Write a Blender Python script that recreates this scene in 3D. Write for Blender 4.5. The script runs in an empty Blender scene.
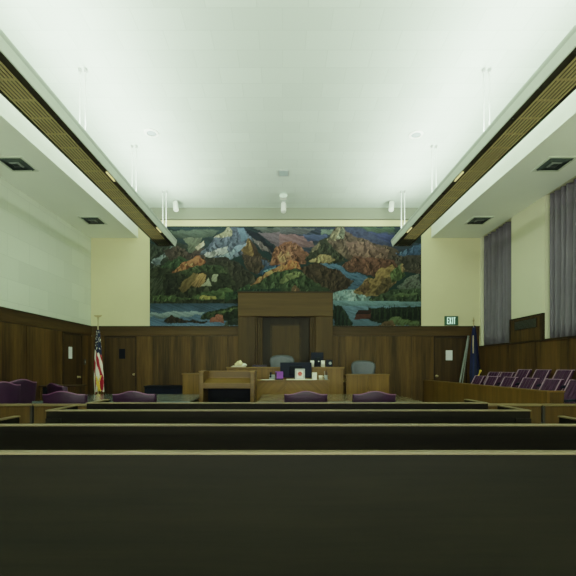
import bpy, bmesh, math, random
import numpy as np
from mathutils import Vector, Matrix
random.seed(7)
PI = math.pi
scene = bpy.context.scene
COL = scene.collection

# ------------------------------------------------------------------ camera numbers
F = 384.0; VX = 282.5; VY = 367.0; H = 1.3
def XW(px, Y): return (px - VX) * Y / F
def ZW(py, Y): return H - (py - VY) * Y / F

# room
XL, XR, YB, YN, ZC = -5.107, 5.27, 10.24, -2.5, 5.51
ZS = 4.74           # underside of the side soffits
ZW0 = 2.39          # top of the wood panelling

# ------------------------------------------------------------------ materials
def lin(c):
    return tuple(((v/255)/12.92 if v/255 <= .04045 else ((v/255+.055)/1.055)**2.4) for v in c)
def new_mat(name):
    m = bpy.data.materials.new(name); m.use_nodes = True
    nt = m.node_tree; b = nt.nodes['Principled BSDF']
    return m, nt, b
def plain(name, col, rough=.5, metal=0.0, var=.12, scale=20, spec=.5, emit=None, es=0):
    m, nt, b = new_mat(name)
    tc = nt.nodes.new('ShaderNodeTexCoord'); n = nt.nodes.new('ShaderNodeTexNoise')
    n.inputs['Scale'].default_value = scale; n.inputs['Detail'].default_value = 3
    r = nt.nodes.new('ShaderNodeValToRGB')
    r.color_ramp.elements[0].position = .3; r.color_ramp.elements[1].position = .7
    r.color_ramp.elements[0].color = tuple(v*(1-var) for v in col) + (1,)
    r.color_ramp.elements[1].color = tuple(min(1, v*(1+var)) for v in col) + (1,)
    nt.links.new(tc.outputs['Object'], n.inputs['Vector']); nt.links.new(n.outputs['Fac'], r.inputs['Fac'])
    nt.links.new(r.outputs['Color'], b.inputs['Base Color'])
    b.inputs['Roughness'].default_value = rough; b.inputs['Metallic'].default_value = metal
    b.inputs['Specular IOR Level'].default_value = spec
    if emit:
        b.inputs['Emission Color'].default_value = tuple(emit)+(1,); b.inputs['Emission Strength'].default_value = es
    return m
def wood(name, dark, light, axis='z', scale=9.0, rough=.55, spec=.22, rot=0.0, board=None, k=(.66, .53, .34)):
    dark = [a*b for a, b in zip(dark, k)]; light = [a*b for a, b in zip(light, k)]
    m, nt, b = new_mat(name)
    N = nt.nodes.new; L = nt.links.new
    tc = N('ShaderNodeTexCoord'); mp = N('ShaderNodeMapping')
    s = {'x': (.05, 1, 1), 'y': (1, .05, 1), 'z': (1, 1, .05)}[axis]
    mp.inputs['Scale'].default_value = s
    src = tc.outputs['Object']
    if rot:
        m0 = N('ShaderNodeMapping'); m0.inputs['Rotation'].default_value = (0, rot, 0)
        L(src, m0.inputs['Vector']); src = m0.outputs['Vector']
    L(src, mp.inputs['Vector'])
    n1 = N('ShaderNodeTexNoise'); n1.inputs['Scale'].default_value = scale; n1.inputs['Detail'].default_value = 6; n1.inputs['Roughness'].default_value = .6
    n2 = N('ShaderNodeTexNoise'); n2.inputs['Scale'].default_value = scale*6; n2.inputs['Detail'].default_value = 3
    n3 = N('ShaderNodeTexNoise'); n3.inputs['Scale'].default_value = scale*.22; n3.inputs['Detail'].default_value = 1
    for n in (n1, n2, n3): L(mp.outputs['Vector'], n.inputs['Vector'])
    a = N('ShaderNodeMath'); a.operation = 'MULTIPLY'; a.inputs[1].default_value = .5; L(n1.outputs['Fac'], a.inputs[0])
    a2 = N('ShaderNodeMath'); a2.operation = 'MULTIPLY_ADD'; a2.inputs[1].default_value = .2; L(n2.outputs['Fac'], a2.inputs[0]); L(a.outputs[0], a2.inputs[2])
    a3 = N('ShaderNodeMath'); a3.operation = 'MULTIPLY_ADD'; a3.inputs[1].default_value = .3; L(n3.outputs['Fac'], a3.inputs[0]); L(a2.outputs[0], a3.inputs[2])
    r = N('ShaderNodeValToRGB')
    r.color_ramp.elements[0].position = .40; r.color_ramp.elements[1].position = .61
    r.color_ramp.elements[0].color = tuple(dark)+(1,); r.color_ramp.elements[1].color = tuple(light)+(1,)
    L(a3.outputs[0], r.inputs['Fac']); L(r.outputs['Color'], b.inputs['Base Color'])
    b.inputs['Roughness'].default_value = rough; b.inputs['Specular IOR Level'].default_value = spec
    return m
def blocks(name, col, mortar, axes='yz', bw=.6, bh=.3, var=.04, rough=.8):
    """painted block or tile surface with very faint joints"""
    m, nt, b = new_mat(name); N = nt.nodes.new; L = nt.links.new
    tc = N('ShaderNodeTexCoord'); sp = N('ShaderNodeSeparateXYZ'); cb = N('ShaderNodeCombineXYZ')
    L(tc.outputs['Object'], sp.inputs[0])
    for k, a in enumerate(axes): L(sp.outputs['xyz'.index(a)], cb.inputs[k])
    br = N('ShaderNodeTexBrick'); br.inputs['Scale'].default_value = 1
    br.inputs['Brick Width'].default_value = bw; br.inputs['Row Height'].default_value = bh
    br.inputs['Mortar Size'].default_value = .006; br.inputs['Mortar Smooth'].default_value = .3
    br.inputs['Color1'].default_value = tuple(v*(1-var) for v in col)+(1,)
    br.inputs['Color2'].default_value = tuple(min(1, v*(1+var)) for v in col)+(1,)
    br.inputs['Mortar'].default_value = tuple(mortar)+(1,)
    L(cb.outputs[0], br.inputs['Vector']); L(br.outputs['Color'], b.inputs['Base Color'])
    b.inputs['Roughness'].default_value = rough; b.inputs['Specular IOR Level'].default_value = .15
    return m
def attr_mat(name, rough=.75, spec=.2):
    m, nt, b = new_mat(name)
    a = nt.nodes.new('ShaderNodeAttribute'); a.attribute_name = 'paint'
    nt.links.new(a.outputs['Color'], b.inputs['Base Color'])
    b.inputs['Roughness'].default_value = rough; b.inputs['Specular IOR Level'].default_value = spec
    return m

M = {}
SLAT_GLOW = .12
M['ceiling'] = blocks('ceiling_tile', (.56, .65, .56), (.50, .585, .50), 'xy', .6, .3, .035, .9)
M['wall_side'] = blocks('wall_block', (.60, .66, .52), (.53, .59, .46), 'yz', .62, .42, .05, .85)
M['wall_back'] = plain('wall_cream_paint', (.63, .60, .35), .85, var=.02, scale=2, spec=.15)
M['wall_right'] = plain('wall_cream_right', (.62, .62, .42), .85, var=.02, scale=2, spec=.15)
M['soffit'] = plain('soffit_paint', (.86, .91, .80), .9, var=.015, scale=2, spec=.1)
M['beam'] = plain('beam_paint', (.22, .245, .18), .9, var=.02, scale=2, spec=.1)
M['carpet'] = plain('pale_bounce_carpet', (.62, .62, .55), .95, var=.25, scale=60, spec=.1)  # hidden floor, made pale so it bounces light onto the soffits
WD, WL = (.036, .0245, .0115), (.150, .100, .040)
M['panel_v'] = wood('walnut_panel_vertical', WD, WL, 'z', 8)
M['panel_hx'] = wood('walnut_band_x', (.042, .028, .013), (.105, .072, .034), 'x', 8)
M['panel_hy'] = wood('walnut_band_y', (.042, .028, .013), (.105, .072, .034), 'y', 8)
M['panel_dark'] = plain('panel_shadow_gap', (.012, .009, .006), .7)
M['door'] = wood('walnut_door', (.038, .026, .013), (.095, .066, .031), 'z', 10)
M['recess'] = wood('recess_shade_wood', (.012, .008, .005), (.028, .020, .010), 'z', 8)  # wood darkened to paint in the shade of the recess
M['cap_dark'] = wood('dark_wood_moulding', (.022, .015, .009), (.05, .036, .018), 'x', 8)
M['canopy_h'] = wood('canopy_wood_x', (.062, .040, .013), (.105, .072, .025), 'x', 6)
M['canopy_v'] = wood('canopy_wood_z', (.045, .029, .010), (.085, .058, .020), 'z', 8)
M['oak'] = wood('bench_oak', (.125, .080, .020), (.25, .170, .050), 'z', 7, .4)
M['oak_x'] = wood('bench_oak_x', (.17, .115, .035), (.29, .21, .075), 'x', 7, .35)
M['oak_c1'] = wood('chevron_veneer_left', (.13, .085, .022), (.28, .190, .060), 'x', 6, .4, rot=.8)
M['oak_c2'] = wood('chevron_veneer_right', (.13, .085, .022), (.28, .190, .060), 'x', 6, .4, rot=-.8)
M['jury'] = wood('jury_box_wood', (.10, .066, .018), (.20, .132, .042), 'z', 8, .4)
M['jury_y'] = wood('jury_box_cap', (.15, .10, .03), (.26, .18, .06), 'y', 8, .35)
M['lect'] = wood('lectern_wood', (.10, .070, .025), (.19, .135, .052), 'x', 8, .4)
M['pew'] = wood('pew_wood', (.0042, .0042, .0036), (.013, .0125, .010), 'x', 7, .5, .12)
M['pewcap'] = wood('pew_cap_highlight', (.19, .185, .15), (.33, .32, .26), 'x', 7, .35, .5)  # paler than the pew: overhead light on the cap painted into the colour
M['pewcap_y'] = wood('pew_end_cap_highlight', (.13, .115, .07), (.22, .195, .12), 'y', 7, .35, .5)  # same painted top light for the pew end caps
M['rail_v'] = wood('rail_panel_wood', (.055, .038, .014), (.115, .080, .030), 'z', 8, .42)
M['rail_cap'] = wood('rail_cap_wood', (.19, .175, .12), (.30, .28, .19), 'x', 7, .3, .5)
M['table'] = wood('polished_table_top', (.13, .135, .115), (.17, .175, .15), 'x', 6, .16, .6)
M['table_l'] = plain('blue_grey_glass_top', (.075, .095, .095), .18, var=.1, scale=3, spec=.6)
M['table_leg'] = wood('table_leg_wood', (.05, .036, .016), (.10, .07, .034), 'z', 8)
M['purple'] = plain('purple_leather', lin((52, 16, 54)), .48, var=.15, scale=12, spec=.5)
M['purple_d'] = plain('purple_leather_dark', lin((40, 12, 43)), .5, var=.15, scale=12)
M['purple_p'] = plain('purple_vinyl_piping', lin((112, 70, 104)), .4, var=.05)
M['purple_j'] = plain('plum_vinyl', lin((50, 23, 48)), .6, var=.2, scale=15, spec=.2)
M['piping'] = plain('pale_mauve_piping', lin((140, 112, 130)), .5, var=.05)
M['black'] = plain('black_metal', (.012, .012, .013), .4, spec=.5)
M['blackp'] = plain('black_plastic', (.004, .007, .017), .5, spec=.12)
M['navy'] = plain('blue_black_laminate', (.003, .0045, .009), .6, spec=.12)
M['mesh'] = plain('grey_mesh_fabric', lin((88, 92, 100)), .7, var=.15, scale=60)
M['meshd'] = plain('grey_chair_plastic', lin((58, 66, 68)), .5)
M['white'] = plain('white_paper', (.75, .77, .66), .7, var=.03)
M['notice'] = plain('notice_paper', (.72, .74, .74), .7, var=.03)
M['cream'] = plain('cream_ceramic', (.62, .58, .40), .4, var=.04)
M['straw'] = plain('crumpled_yellow_paper', (.66, .60, .30), .7, var=.2, scale=40)
M['violet'] = plain('violet_card', (.17, .02, .32), .5, var=.2, scale=30)
M['violetd'] = plain('dark_violet_card', (.012, .003, .018), .7, var=.2, scale=30)
M['red'] = plain('red_flower_print', (.55, .09, .07), .6, var=.3, scale=60)
M['grey'] = plain('grey_plastic', (.22, .25, .24), .5)
M['lgrey'] = plain('pale_grey_frame', (.42, .45, .42), .45)
M['polegrey'] = plain('pale_grey_aluminium', (.17, .185, .17), .45, metal=.3)
M['gold'] = plain('gold_cord', (.85, .56, .06), .5, metal=.0, var=.3, scale=60)
M['brass'] = plain('antique_brass', (.42, .34, .17), .3, metal=.7)
M['brassw'] = plain('pale_flag_pole', (.40, .34, .18), .4, metal=.2)
M['fixwhite'] = plain('fixture_enamel', (.58, .66, .55), .5, var=.02)
M['fixdark'] = plain('fixture_bronze', (.020, .020, .014), .4)
M['fixgrey'] = plain('fixture_green_grey', (.38, .44, .36), .5, var=.03)
M['slat'] = plain('glowing_gold_slat', (.25, .22, .085), .4, metal=.25, var=.12, scale=5, emit=(.24,.21,.08), es=SLAT_GLOW)  # emission added to imitate lamp light falling on the slats
M['slatd'] = plain('shaded_gold_slat', (.09, .085, .045), .4, metal=.2, var=.2, scale=5)  # darker copy of the slats, painting weaker light at the far end
M['lampy'] = plain('lit_lamp_end', (.7, .65, .3), .5, emit=(.9, .8, .3), es=.35)
M['rod'] = plain('white_rod', (.70, .76, .70), .4, var=.02)
M['ventd'] = plain('vent_dark', (.035, .050, .048), .6)
M['ventf'] = plain('vent_frame_paint', (.60, .66, .55), .6, var=.02)
M['spot'] = plain('white_spot_can', (.72, .76, .68), .5, var=.02)
M['disc'] = plain('disc_grey', (.30, .38, .36), .6, var=.05)
M['warm'] = plain('warm_lamp', (.9, .7, .55), .5, emit=(1, .62, .45), es=2.2)
M['curtain'] = plain('grey_curtain_cloth', (.135, .122, .142), .95, var=.08, scale=3, spec=.1)
M['pane'] = plain('night_window_pane', (.01, .012, .018), .08)
M['frame'] = plain('window_frame_paint', (.60, .64, .46), .6, var=.02)
M['exitg'] = plain('exit_green', (.015, .075, .035), .5)
M['exitlit'] = plain('exit_lit_letter', (.5, .8, .6), .5, emit=(.55, .95, .72), es=.55)
M['flagblue'] = plain('navy_flag_cloth', (.008, .018, .075), .65, var=.3, scale=10, spec=.3)
M['paint'] = attr_mat('painted_mural'); M['cloth'] = attr_mat('flag_cloth', .7, .25)
M['glow'] = plain('paper_label', (.5, .5, .45), .6)

# ------------------------------------------------------------------ mesh builder
class MB:
    def __init__(self): self.bm = bmesh.new(); self.mi = 0
    def _f(self, vs):
        try:
            f = self.bm.faces.new(vs); f.material_index = self.mi; return f
        except ValueError: return None
    def mat(self, i): self.mi = i; return self
    def box(self, x0, x1, y0, y1, z0, z1):
        v = [self.bm.verts.new(p) for p in ((x0,y0,z0),(x1,y0,z0),(x1,y1,z0),(x0,y1,z0),(x0,y0,z1),(x1,y0,z1),(x1,y1,z1),(x0,y1,z1))]
        for q in ((0,3,2,1),(4,5,6,7),(0,1,5,4),(1,2,6,5),(2,3,7,6),(3,0,4,7)): self._f([v[i] for i in q])
        return self
    def hexa(self, pts):
        v = [self.bm.verts.new(p) for p in pts]
        for q in ((0,3,2,1),(4,5,6,7),(0,1,5,4),(1,2,6,5),(2,3,7,6),(3,0,4,7)): self._f([v[i] for i in q])
        return self
    def prism(self, poly, axis, a, b):
        """poly: 2-D points in the plane normal to axis"""
        def P(p, t):
            return {'x': (t, p[0], p[1]), 'y': (p[0], t, p[1]), 'z': (p[0], p[1], t)}[axis]
        A = [self.bm.verts.new(P(p, a)) for p in poly]; B = [self.bm.verts.new(P(p, b)) for p in poly]
        n = len(poly); self._f(A[::-1]); self._f(B)
        for i in range(n): self._f([A[i], A[(i+1) % n], B[(i+1) % n], B[i]])
        return self
    def lathe(self, prof, seg=16, c=(0, 0), sx=1, sy=1):
        rings = []
        for r, z in prof:
            if r < 1e-5: rings.append([self.bm.verts.new((c[0], c[1], z))])
            else: rings.append([self.bm.verts.new((c[0]+sx*r*math.cos(2*PI*k/seg), c[1]+sy*r*math.sin(2*PI*k/seg), z)) for k in range(seg)])
        for A, B in zip(rings, rings[1:]):
            for k in range(seg):
                k2 = (k+1) % seg
                if len(A) == 1 and len(B) == 1: continue
                if len(A) == 1: self._f([A[0], B[k2], B[k]])
                elif len(B) == 1: self._f([A[k], A[k2], B[0]])
                else: self._f([A[k], A[k2], B[k2], B[k]])
        if len(rings[0]) > 1: self._f(rings[0][::-1])
        if len(rings[-1]) > 1: self._f(rings[-1])
        return self
    def tube(self, pts, r, seg=8):
        pts = [Vector(p) for p in pts]; rings = []
        rr = r if isinstance(r, (list, tuple)) else [r]*len(pts)
        for i, p in enumerate(pts):
            t = (pts[min(i+1, len(pts)-1)] - pts[max(i-1, 0)]).normalized()
            up = Vector((0, 0, 1)) if abs(t.z) < .95 else Vector((1, 0, 0))
            u = t.cross(up).normalized(); w = t.cross(u).normalized()
            rings.append([self.bm.verts.new(p + rr[i]*(u*math.cos(2*PI*k/seg) + w*math.sin(2*PI*k/seg))) for k in range(seg)])
        for A, B in zip(rings, rings[1:]):
            for k in range(seg): self._f([A[k], A[(k+1) % seg], B[(k+1) % seg], B[k]])
        self._f(rings[0][::-1]); self._f(rings[-1])
        return self
    def sheet(self, fn, nu, nv):
        g = [[self.bm.verts.new(fn(i/nu, j/nv)) for j in range(nv+1)] for i in range(nu+1)]
        for i in range(nu):
            for j in range(nv): self._f([g[i][j], g[i+1][j], g[i+1][j+1], g[i][j+1]])
        return self
    def build(self, name, mat, parent=None, bevel=0, smooth=False, seg=2, solid=0, subd=0):
        bmesh.ops.recalc_face_normals(self.bm, faces=self.bm.faces[:])
        me = bpy.data.meshes.new(name); self.bm.to_mesh(me); self.bm.free()
        for m in (mat if isinstance(mat, (list, tuple)) else [mat]): me.materials.append(m)
        o = bpy.data.objects.new(name, me); COL.objects.link(o)
        if parent: o.parent = parent
        if smooth: me.polygons.foreach_set('use_smooth', [True]*len(me.polygons))
        if solid:
            s = o.modifiers.new('solid', 'SOLIDIFY'); s.thickness = solid; s.offset = 0
        if bevel:
            b = o.modifiers.new('bevel', 'BEVEL'); b.width = bevel; b.segments = seg; b.limit_method = 'ANGLE'; b.angle_limit = .6
        if subd:
            s = o.modifiers.new('subd', 'SUBSURF'); s.levels = subd; s.render_levels = subd
        return o
def bx(*a): return MB().box(*a)
def tag(o, label, cat, group=None, kind=None):
    o['label'] = label; o['category'] = cat
    if group: o['group'] = group
    if kind: o['kind'] = kind
    return o
def thing(name, label, cat, loc=(0, 0, 0), rz=0, group=None):
    o = bpy.data.objects.new(name, None); COL.objects.link(o); o.empty_display_size = .1
    o.location = loc; o.rotation_euler = (0, 0, rz)
    return tag(o, label, cat, group)
def struct(o): o['kind'] = 'structure'; return o
def dup(root, label, loc, rz=0, scale=None, group=None):
    r = root.copy(); COL.objects.link(r); r.location = loc; r.rotation_euler = (0, 0, rz)
    if scale: r.scale = scale
    r['label'] = label
    if group: r['group'] = group
    for ch in list(root.children):
        c = ch.copy(); COL.objects.link(c); c.parent = r
        for g in list(ch.children):
            d = g.copy(); COL.objects.link(d); d.parent = c
    return r

# ================================================================== THE SETTING
struct(bx(XL-.2, XR+.4, YN-.2, YB+.2, -.1, 0).build('floor', M['carpet']))
struct(bx(XL-.2, XR+.4, YN-.2, YB+.2, ZC, ZC+.12).build('ceiling', M['ceiling']))
struct(bx(XL-.2, XL, YN-.2, YB+.2, 0, ZC).build('wall_left', M['wall_side']))
struct(bx(XL, XR, YB, YB+.2, 0, ZC).build('wall_back', M['wall_back']))
struct(bx(XL, XR, YN-.2, YN, 0, ZC).build('wall_front', M['wall_side']))
W1 = (8.84, 10.19); W2 = (6.36, 7.71); SILL = 1.86
w = MB()
w.box(XR, XR+.35, YN-.2, YB+.2, 0, SILL).box(XR, XR+.35, YN-.2, YB+.2, ZS+.02, ZC)
w.box(XR, XR+.35, YN-.2, W2[0], SILL, ZS+.02).box(XR, XR+.35, W2[1], W1[0], SILL, ZS+.02).box(XR, XR+.35, W1[1], YB+.2, SILL, ZS+.02)
struct(w.build('wall_right', M['wall_right']))
for i, (a, b) in enumerate((W1, W2)):
    f = MB()
    xf = XR+.22
    f.box(xf, xf+.05, a, a+.06, SILL, ZS).box(xf, xf+.05, b-.06, b, SILL, ZS).box(xf, xf+.05, a, b, SILL, SILL+.06).box(xf, xf+.05, a, b, ZS-.06, ZS)
    f.box(xf, xf+.05, (a+b)/2-.02, (a+b)/2+.02, SILL, ZS).box(xf, xf+.05, a, b, 3.2, 3.24)
    fo = struct(f.build('window_%d' % (i+1), M['frame']))
    bx(xf+.02, xf+.03, a+.05, b-.05, SILL+.05, ZS-.05).build('pane', M['pane'], fo)
# soffits along both side walls
struct(bx(XL, -3.85, YN, YB, ZS, ZC).build('trim_1', M['soffit']))
struct(bx(3.965, XR, YN, YB, ZS, ZC).build('trim_2', M['soffit']))
# darker band over the mural wall
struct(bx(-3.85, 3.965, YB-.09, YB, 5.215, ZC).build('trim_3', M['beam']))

def panelling(axis, c, into, a, b, z1, holes=(), seam=.92, band=True, start=0.0):
    """wood panelling: boards with shadow gaps, a horizontal band and a cap; axis runs along x or y"""
    m = MB()
    def bb(u0, u1, d0, d1, z0, z1):
        lo, hi = sorted((c+into*d0, c+into*d1))
        if axis == 'x': m.box(u0, u1, lo, hi, z0, z1)
        else: m.box(lo, hi, u0, u1, z0, z1)
    m.mat(1); bb(a, b, 0, .012, 0, z1-.01)
    zb = 2.125 if band else z1-.03
    u = a - start; cuts = [a]
    while u < b:
        u += seam
        if a+.05 < u < b-.05: cuts.append(u)
    cuts.append(b)
    m.mat(0)
    for u0, u1 in zip(cuts, cuts[1:]):
        segs = [(u0, u1)]
        for h0, h1 in holes:
            ns = []
            for s0, s1 in segs:
                if h1 <= s0 or h0 >= s1: ns.append((s0, s1)); continue
                if h0 > s0: ns.append((s0, h0))
                if h1 < s1: ns.append((h1, s1))
            segs = ns
        for s0, s1 in segs:
            if s1-s0 > .02: bb(s0+.004, s1-.004, .012, .03, .1, zb-.006)
    if band:
        m.mat(2); bb(a, b, .012, .034, zb+.006, z1-.03)
    m.mat(3); bb(a, b, 0, .045, z1-.03, z1)
    m.mat(3); 
    for u0, u1 in ([(a, b)] if not holes else [(a, holes[0][0])] + [(h[1], k[0]) for h, k in zip(holes, holes[1:])] + [(holes[-1][1], b)]):
        if u1-u0 > .02: bb(u0, u1, .012, .04, 0, .1)
    return m
hm = lambda ax: [M['panel_v'], M['panel_dark'], M['panel_hx'] if ax == 'x' else M['panel_hy'], M['cap_dark']]
D1 = (XW(104.5, 10.2), XW(136, 10.2)); D2 = (XW(434, 10.2), XW(467, 10.2)); D3 = (8.86, 9.72)
struct(panelling('x', YB, -1, XL+.03, XR-.03, ZW0, [D1, D2], .98, start=.3).build('trim_4', hm('x')))
struct(panelling('y', XL, 1, YN, YB, ZW0, [D3], 1.18, start=.5).build('trim_5', hm('y')))
struct(panelling('y', XR, -1, YN, YB, SILL, [], .95, band=False).build('trim_6', hm('y')))
p = MB()   # raised panel on the pier between the two windows
p.mat(0).box(XR-.03, XR, W2[1]+.04, W1[0]-.02, SILL, ZW0-.03)
p.mat(1).box(XR-.05, XR, W2[1], W1[0], ZW0-.035, ZW0).box(XR-.05, XR, W2[1], W2[1]+.045, SILL-.02, ZW0).box(XR-.05, XR, W1[0]-.03, W1[0], SILL-.02, ZW0)
for a, b in (W1, W2): p.mat(1).box(XR-.055, XR+.2, a, b, SILL-.035, SILL)
struct(p.build('trim_7', [M['panel_v'], M['cap_dark']]))
q = MB()
q.box(XR-.03, XR, YN, W2[0], SILL, ZW0); struct(q.build('trim_8', M['panel_v']))

def door(name, a, b, axis, c, into):
    m = MB()
    def bb(mm, u0, u1, d0, d1, z0, z1):
        lo, hi = sorted((c+into*d0, c+into*d1))
        return mm.box(u0, u1, lo, hi, z0, z1) if axis == 'x' else mm.box(lo, hi, u0, u1, z0, z1)
    o = bb(MB(), a+.035, b-.035, .006, .028, .01, 2.075).build(name, M['door']); struct(o)
    f = MB(); bb(f, a, a+.03, .005, .042, 0, 2.115); bb(f, b-.03, b, .005, .042, 0, 2.115); bb(f, a, b, .005, .042, 2.085, 2.115)
    f.build('door_frame', M['cap_dark'], o)
    return o
d1 = door('door_1', D1[0], D1[1], 'x', YB, -1)
d2 = door('door_2', D2[0], D2[1], 'x', YB, -1)
d3 = door('door_3', D3[0], D3[1], 'y', XL, 1)
YD = YB-.03
def knob(parent, x, y, z, n):
    m = MB().lathe([(.0, 0), (.032, 0), (.032, .008), (.012, .012), (.012, .04), (.026, .048), (.028, .062), (.016, .074), (0, .076)], 14)
    r = Vector((0, 0, 1)).rotation_difference(Vector(n)).to_matrix().to_4x4()
    bmesh.ops.transform(m.bm, matrix=Matrix.Translation((x, y, z)) @ r, verts=m.bm.verts[:])
    o = m.build('door_knob', M['brass'], parent, smooth=True)
knob(d1, XW(134.2, 10.2), YD, ZW(374.5, 10.2), (0, -1, 0))
knob(d2, XW(436.6, 10.2), YD, ZW(376, 10.2), (0, -1, 0))
knob(d3, XL+.03, 9.52, ZW(377, 9.52), (1, 0, 0))
g = MB().box(XW(119, 10.2), XW(125, 10.2), YD-.006, YD+.006, ZW(358.8, 10.2), ZW(348.8, 10.2))
g.build('door_window', M['navy'], d1, bevel=.003)
# light switch and notices on the doors
tag(bx(XW(446, 10.2), XW(452.4, 10.2), YD-.007, YD+.001, ZW(360.2, 10.2), ZW(350.4, 10.2)).build('door_notice', M['notice']),
    'white paper notice taped to the far right door beside the exit sign', 'notice')
tag(bx(XL+.026, XL+.034, 9.12, 9.26, ZW(358.5, 9.2), ZW(347, 9.2)).build('door_plaque', M['notice']),
    'narrow white sign on the door in the left side wall', 'sign')
sw = bx(XL+.028, XL+.045, 9.80, 9.90, 1.36, 1.50).build('wall_switch', M['black'], bevel=.004)
tag(sw, 'small dark switch plate on the left panelling beside the side door', 'switch')
bx(XL+.045, XL+.055, 9.835, 9.865, 1.40, 1.46).build('rocker', M['grey'], sw, bevel=.003)

# mural moulding strip is the wall itself; baseboards are part of the panelling

# ================================================================== MURAL (painted landscape)
MX0, MX1, MZ0, MZ1 = XW(150, YB), XW(421, YB), ZW0+.005, ZW(226.5, YB)
def paint_mural(nx, ny):
    xs = 150 + 271*(np.arange(nx)+.5)/nx
    ys = 226.5 + 98.5*(1-(np.arange(ny)+.5)/ny)
    PX, PY = np.meshgrid(xs, ys)
    rng = np.random.RandomState(4)
    def vnoise(x, y, seed):
        r = np.random.RandomState(seed).rand(256, 256)
        xi = np.floor(x).astype(int); yi = np.floor(y).astype(int); fx = x-xi; fy = y-yi
        fx = fx*fx*(3-2*fx); fy = fy*fy*(3-2*fy)
        g = lambda a, b: r[a % 256, b % 256]
        return (g(xi, yi)*(1-fx)+g(xi+1, yi)*fx)*(1-fy) + (g(xi, yi+1)*(1-fx)+g(xi+1, yi+1)*fx)*fy
    def fbm(x, y, seed, o=4):
        s = 0; a = .5
        for k in range(o): s = s + a*vnoise(x*2**k, y*2**k, seed+k); a *= .5
        return s/(1-.5**o)
    wx = (fbm(PX/7, PY/7, 11)-.5)*6; wy = (fbm(PX/7, PY/7, 31)-.5)*5
    QX, QY = PX+wx, PY+wy
    img = np.zeros((ny, nx, 3)); img[:] = (34, 66, 70)
    def inside(poly, X, Y):
        r = np.zeros(X.shape, bool); n = len(poly); j = n-1
        for i in range(n):
            (xi, yi), (xj, yj) = poly[i], poly[j]
            if yi != yj:
                c = ((yi > Y) != (yj > Y)) & (X < (xj-xi)*(Y-yi)/(yj-yi)+xi)
                r ^= c
            j = i
        return r
    def P(off, pts): return [(off+u/3.84, 215+v/3.84) for u, v in pts]
    def fill(off, pts, c, tex=.35, warp=True, grad=.25, sx=5, sy=3, soft=1.0):
        poly = P(off, pts); X, Y = (QX, QY) if warp else (PX, PY)
        msk = inside(poly, X, Y)
        if not msk.any(): return
        y0 = min(p[1] for p in poly); y1 = max(p[1] for p in poly)
        t = (PY-y0)/max(1, y1-y0)
        n = fbm((PX+PY*.7)/sx, (PY-PX*.35)/sy, int(rng.randint(200)))
        ridge = 1-np.abs(2*n-1)
        k = (1+grad*(.5-t))*(1+tex*.8*(ridge-.72)*1.6)
        img[msk] = img[msk]*(1-soft) + soft*np.clip(np.array(c)[None, :]*k[msk][:, None], 0, 255)
    def facets(off, pts, c, size):
        poly = P(off, pts); xs_ = [p[0] for p in poly]; ys_ = [p[1] for p in poly]
        x0, x1, y0, y1 = min(xs_), max(xs_), min(ys_), max(ys_)
        wid, hei = x1-x0, y1-y0
        if min(wid, hei) < 3.5: return
        clip = inside(poly, QX, QY)
        n = int(min(60, wid*hei/(size*size)*.8))
        for _ in range(n):
            ax, ay = x0+wid*rng.rand(), y0+hei*rng.rand()
            w = size*(.5+.7*rng.rand()); h = size*(.7+.9*rng.rand()); e = w*(rng.rand()-.3)*.6
            L = [(ax, ay), (ax-w, ay+h), (ax+e, ay+h*1.15)]; D = [(ax, ay), (ax+e, ay+h*1.15), (ax+w*.9, ay+h*.85)]
            kl = 1.25+.5*rng.rand(); kd = .35+.3*rng.rand()
            ml = inside(L, QX, QY) & clip; md = inside(D, QX, QY) & clip
            fade = np.clip(1-(PY-ay)/(h*1.2), 0, 1)[..., None]
            img[ml] = (img*(1-fade*.85)+fade*.85*np.clip(np.array(c)*kl+np.array((10, 8, 0)), 0, 230))[ml]
            img[md] = (img*(1-fade*.75)+fade*.75*np.array(c)*kd)[md]
    def AB(off, pts, c, **k):
        f = k.pop('fac', None)
        fill(off, pts, c, **k)
        if f is None: f = 7 if pts[0][1] > 88 and k.get('warp', True) and k.get('sx', 5) == 5 else 0
        if f: facets(off, pts, c, f); facets(off, pts, c, f*.62)
    A = lambda pts, c, **k: AB(140, pts, c, **k)
    B = lambda pts, c, **k: AB(280, pts, c, **k)
    # sky
    A([(30,40),(600,40),(600,130),(30,130)], (40,64,74), tex=.5, sx=30, sy=3)
    B([(0,40),(560,40),(560,150),(0,150)], (52,66,92), tex=.6, sx=30, sy=3)
    A([(100,62),(300,58),(285,84),(110,88)], (78,100,90), sx=20, sy=2)
    A([(430,50),(580,48),(580,66),(470,72)], (96,112,112), sx=24, sy=2)
    A([(450,72),(580,66),(580,120),(520,125)], (112,98,118), sx=24, sy=3)
    B([(0,50),(140,52),(90,75),(0,74)], (96,104,116), sx=24, sy=2)
    B([(0,74),(110,80),(130,120),(40,128),(0,124)], (136,100,112), sx=24, sy=3)
    B([(85,72),(185,80),(180,100),(110,100)], (66,86,140), sx=20, sy=2)
    B([(150,60),(215,62),(222,74),(160,78)], (104,134,122), sx=20, sy=2)
    B([(300,48),(430,50),(450,72),(330,68)], (74,104,84), sx=20, sy=2)
    B([(290,66),(440,78),(470,120),(400,122)], (52,66,128), sx=20, sy=3)
    B([(430,60),(545,60),(545,110),(460,110)], (40,62,70), sx=20, sy=3)
    # far left hills
    A([(36,110),(90,120),(150,108),(180,120),(170,200),(36,205)], (56,66,60))
    A([(170,88),(236,84),(222,150),(186,142)], (98,112,92), sx=3, sy=9)
    A([(44,186),(128,116),(152,126),(112,150),(60,196)], (110,132,150), tex=.25)
    A([(92,134),(150,122),(198,150),(252,126),(262,160),(226,184),(120,196)], (78,64,62))
    A([(212,132),(244,96),(252,112),(228,140)], (196,190,150), tex=.2)
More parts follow.
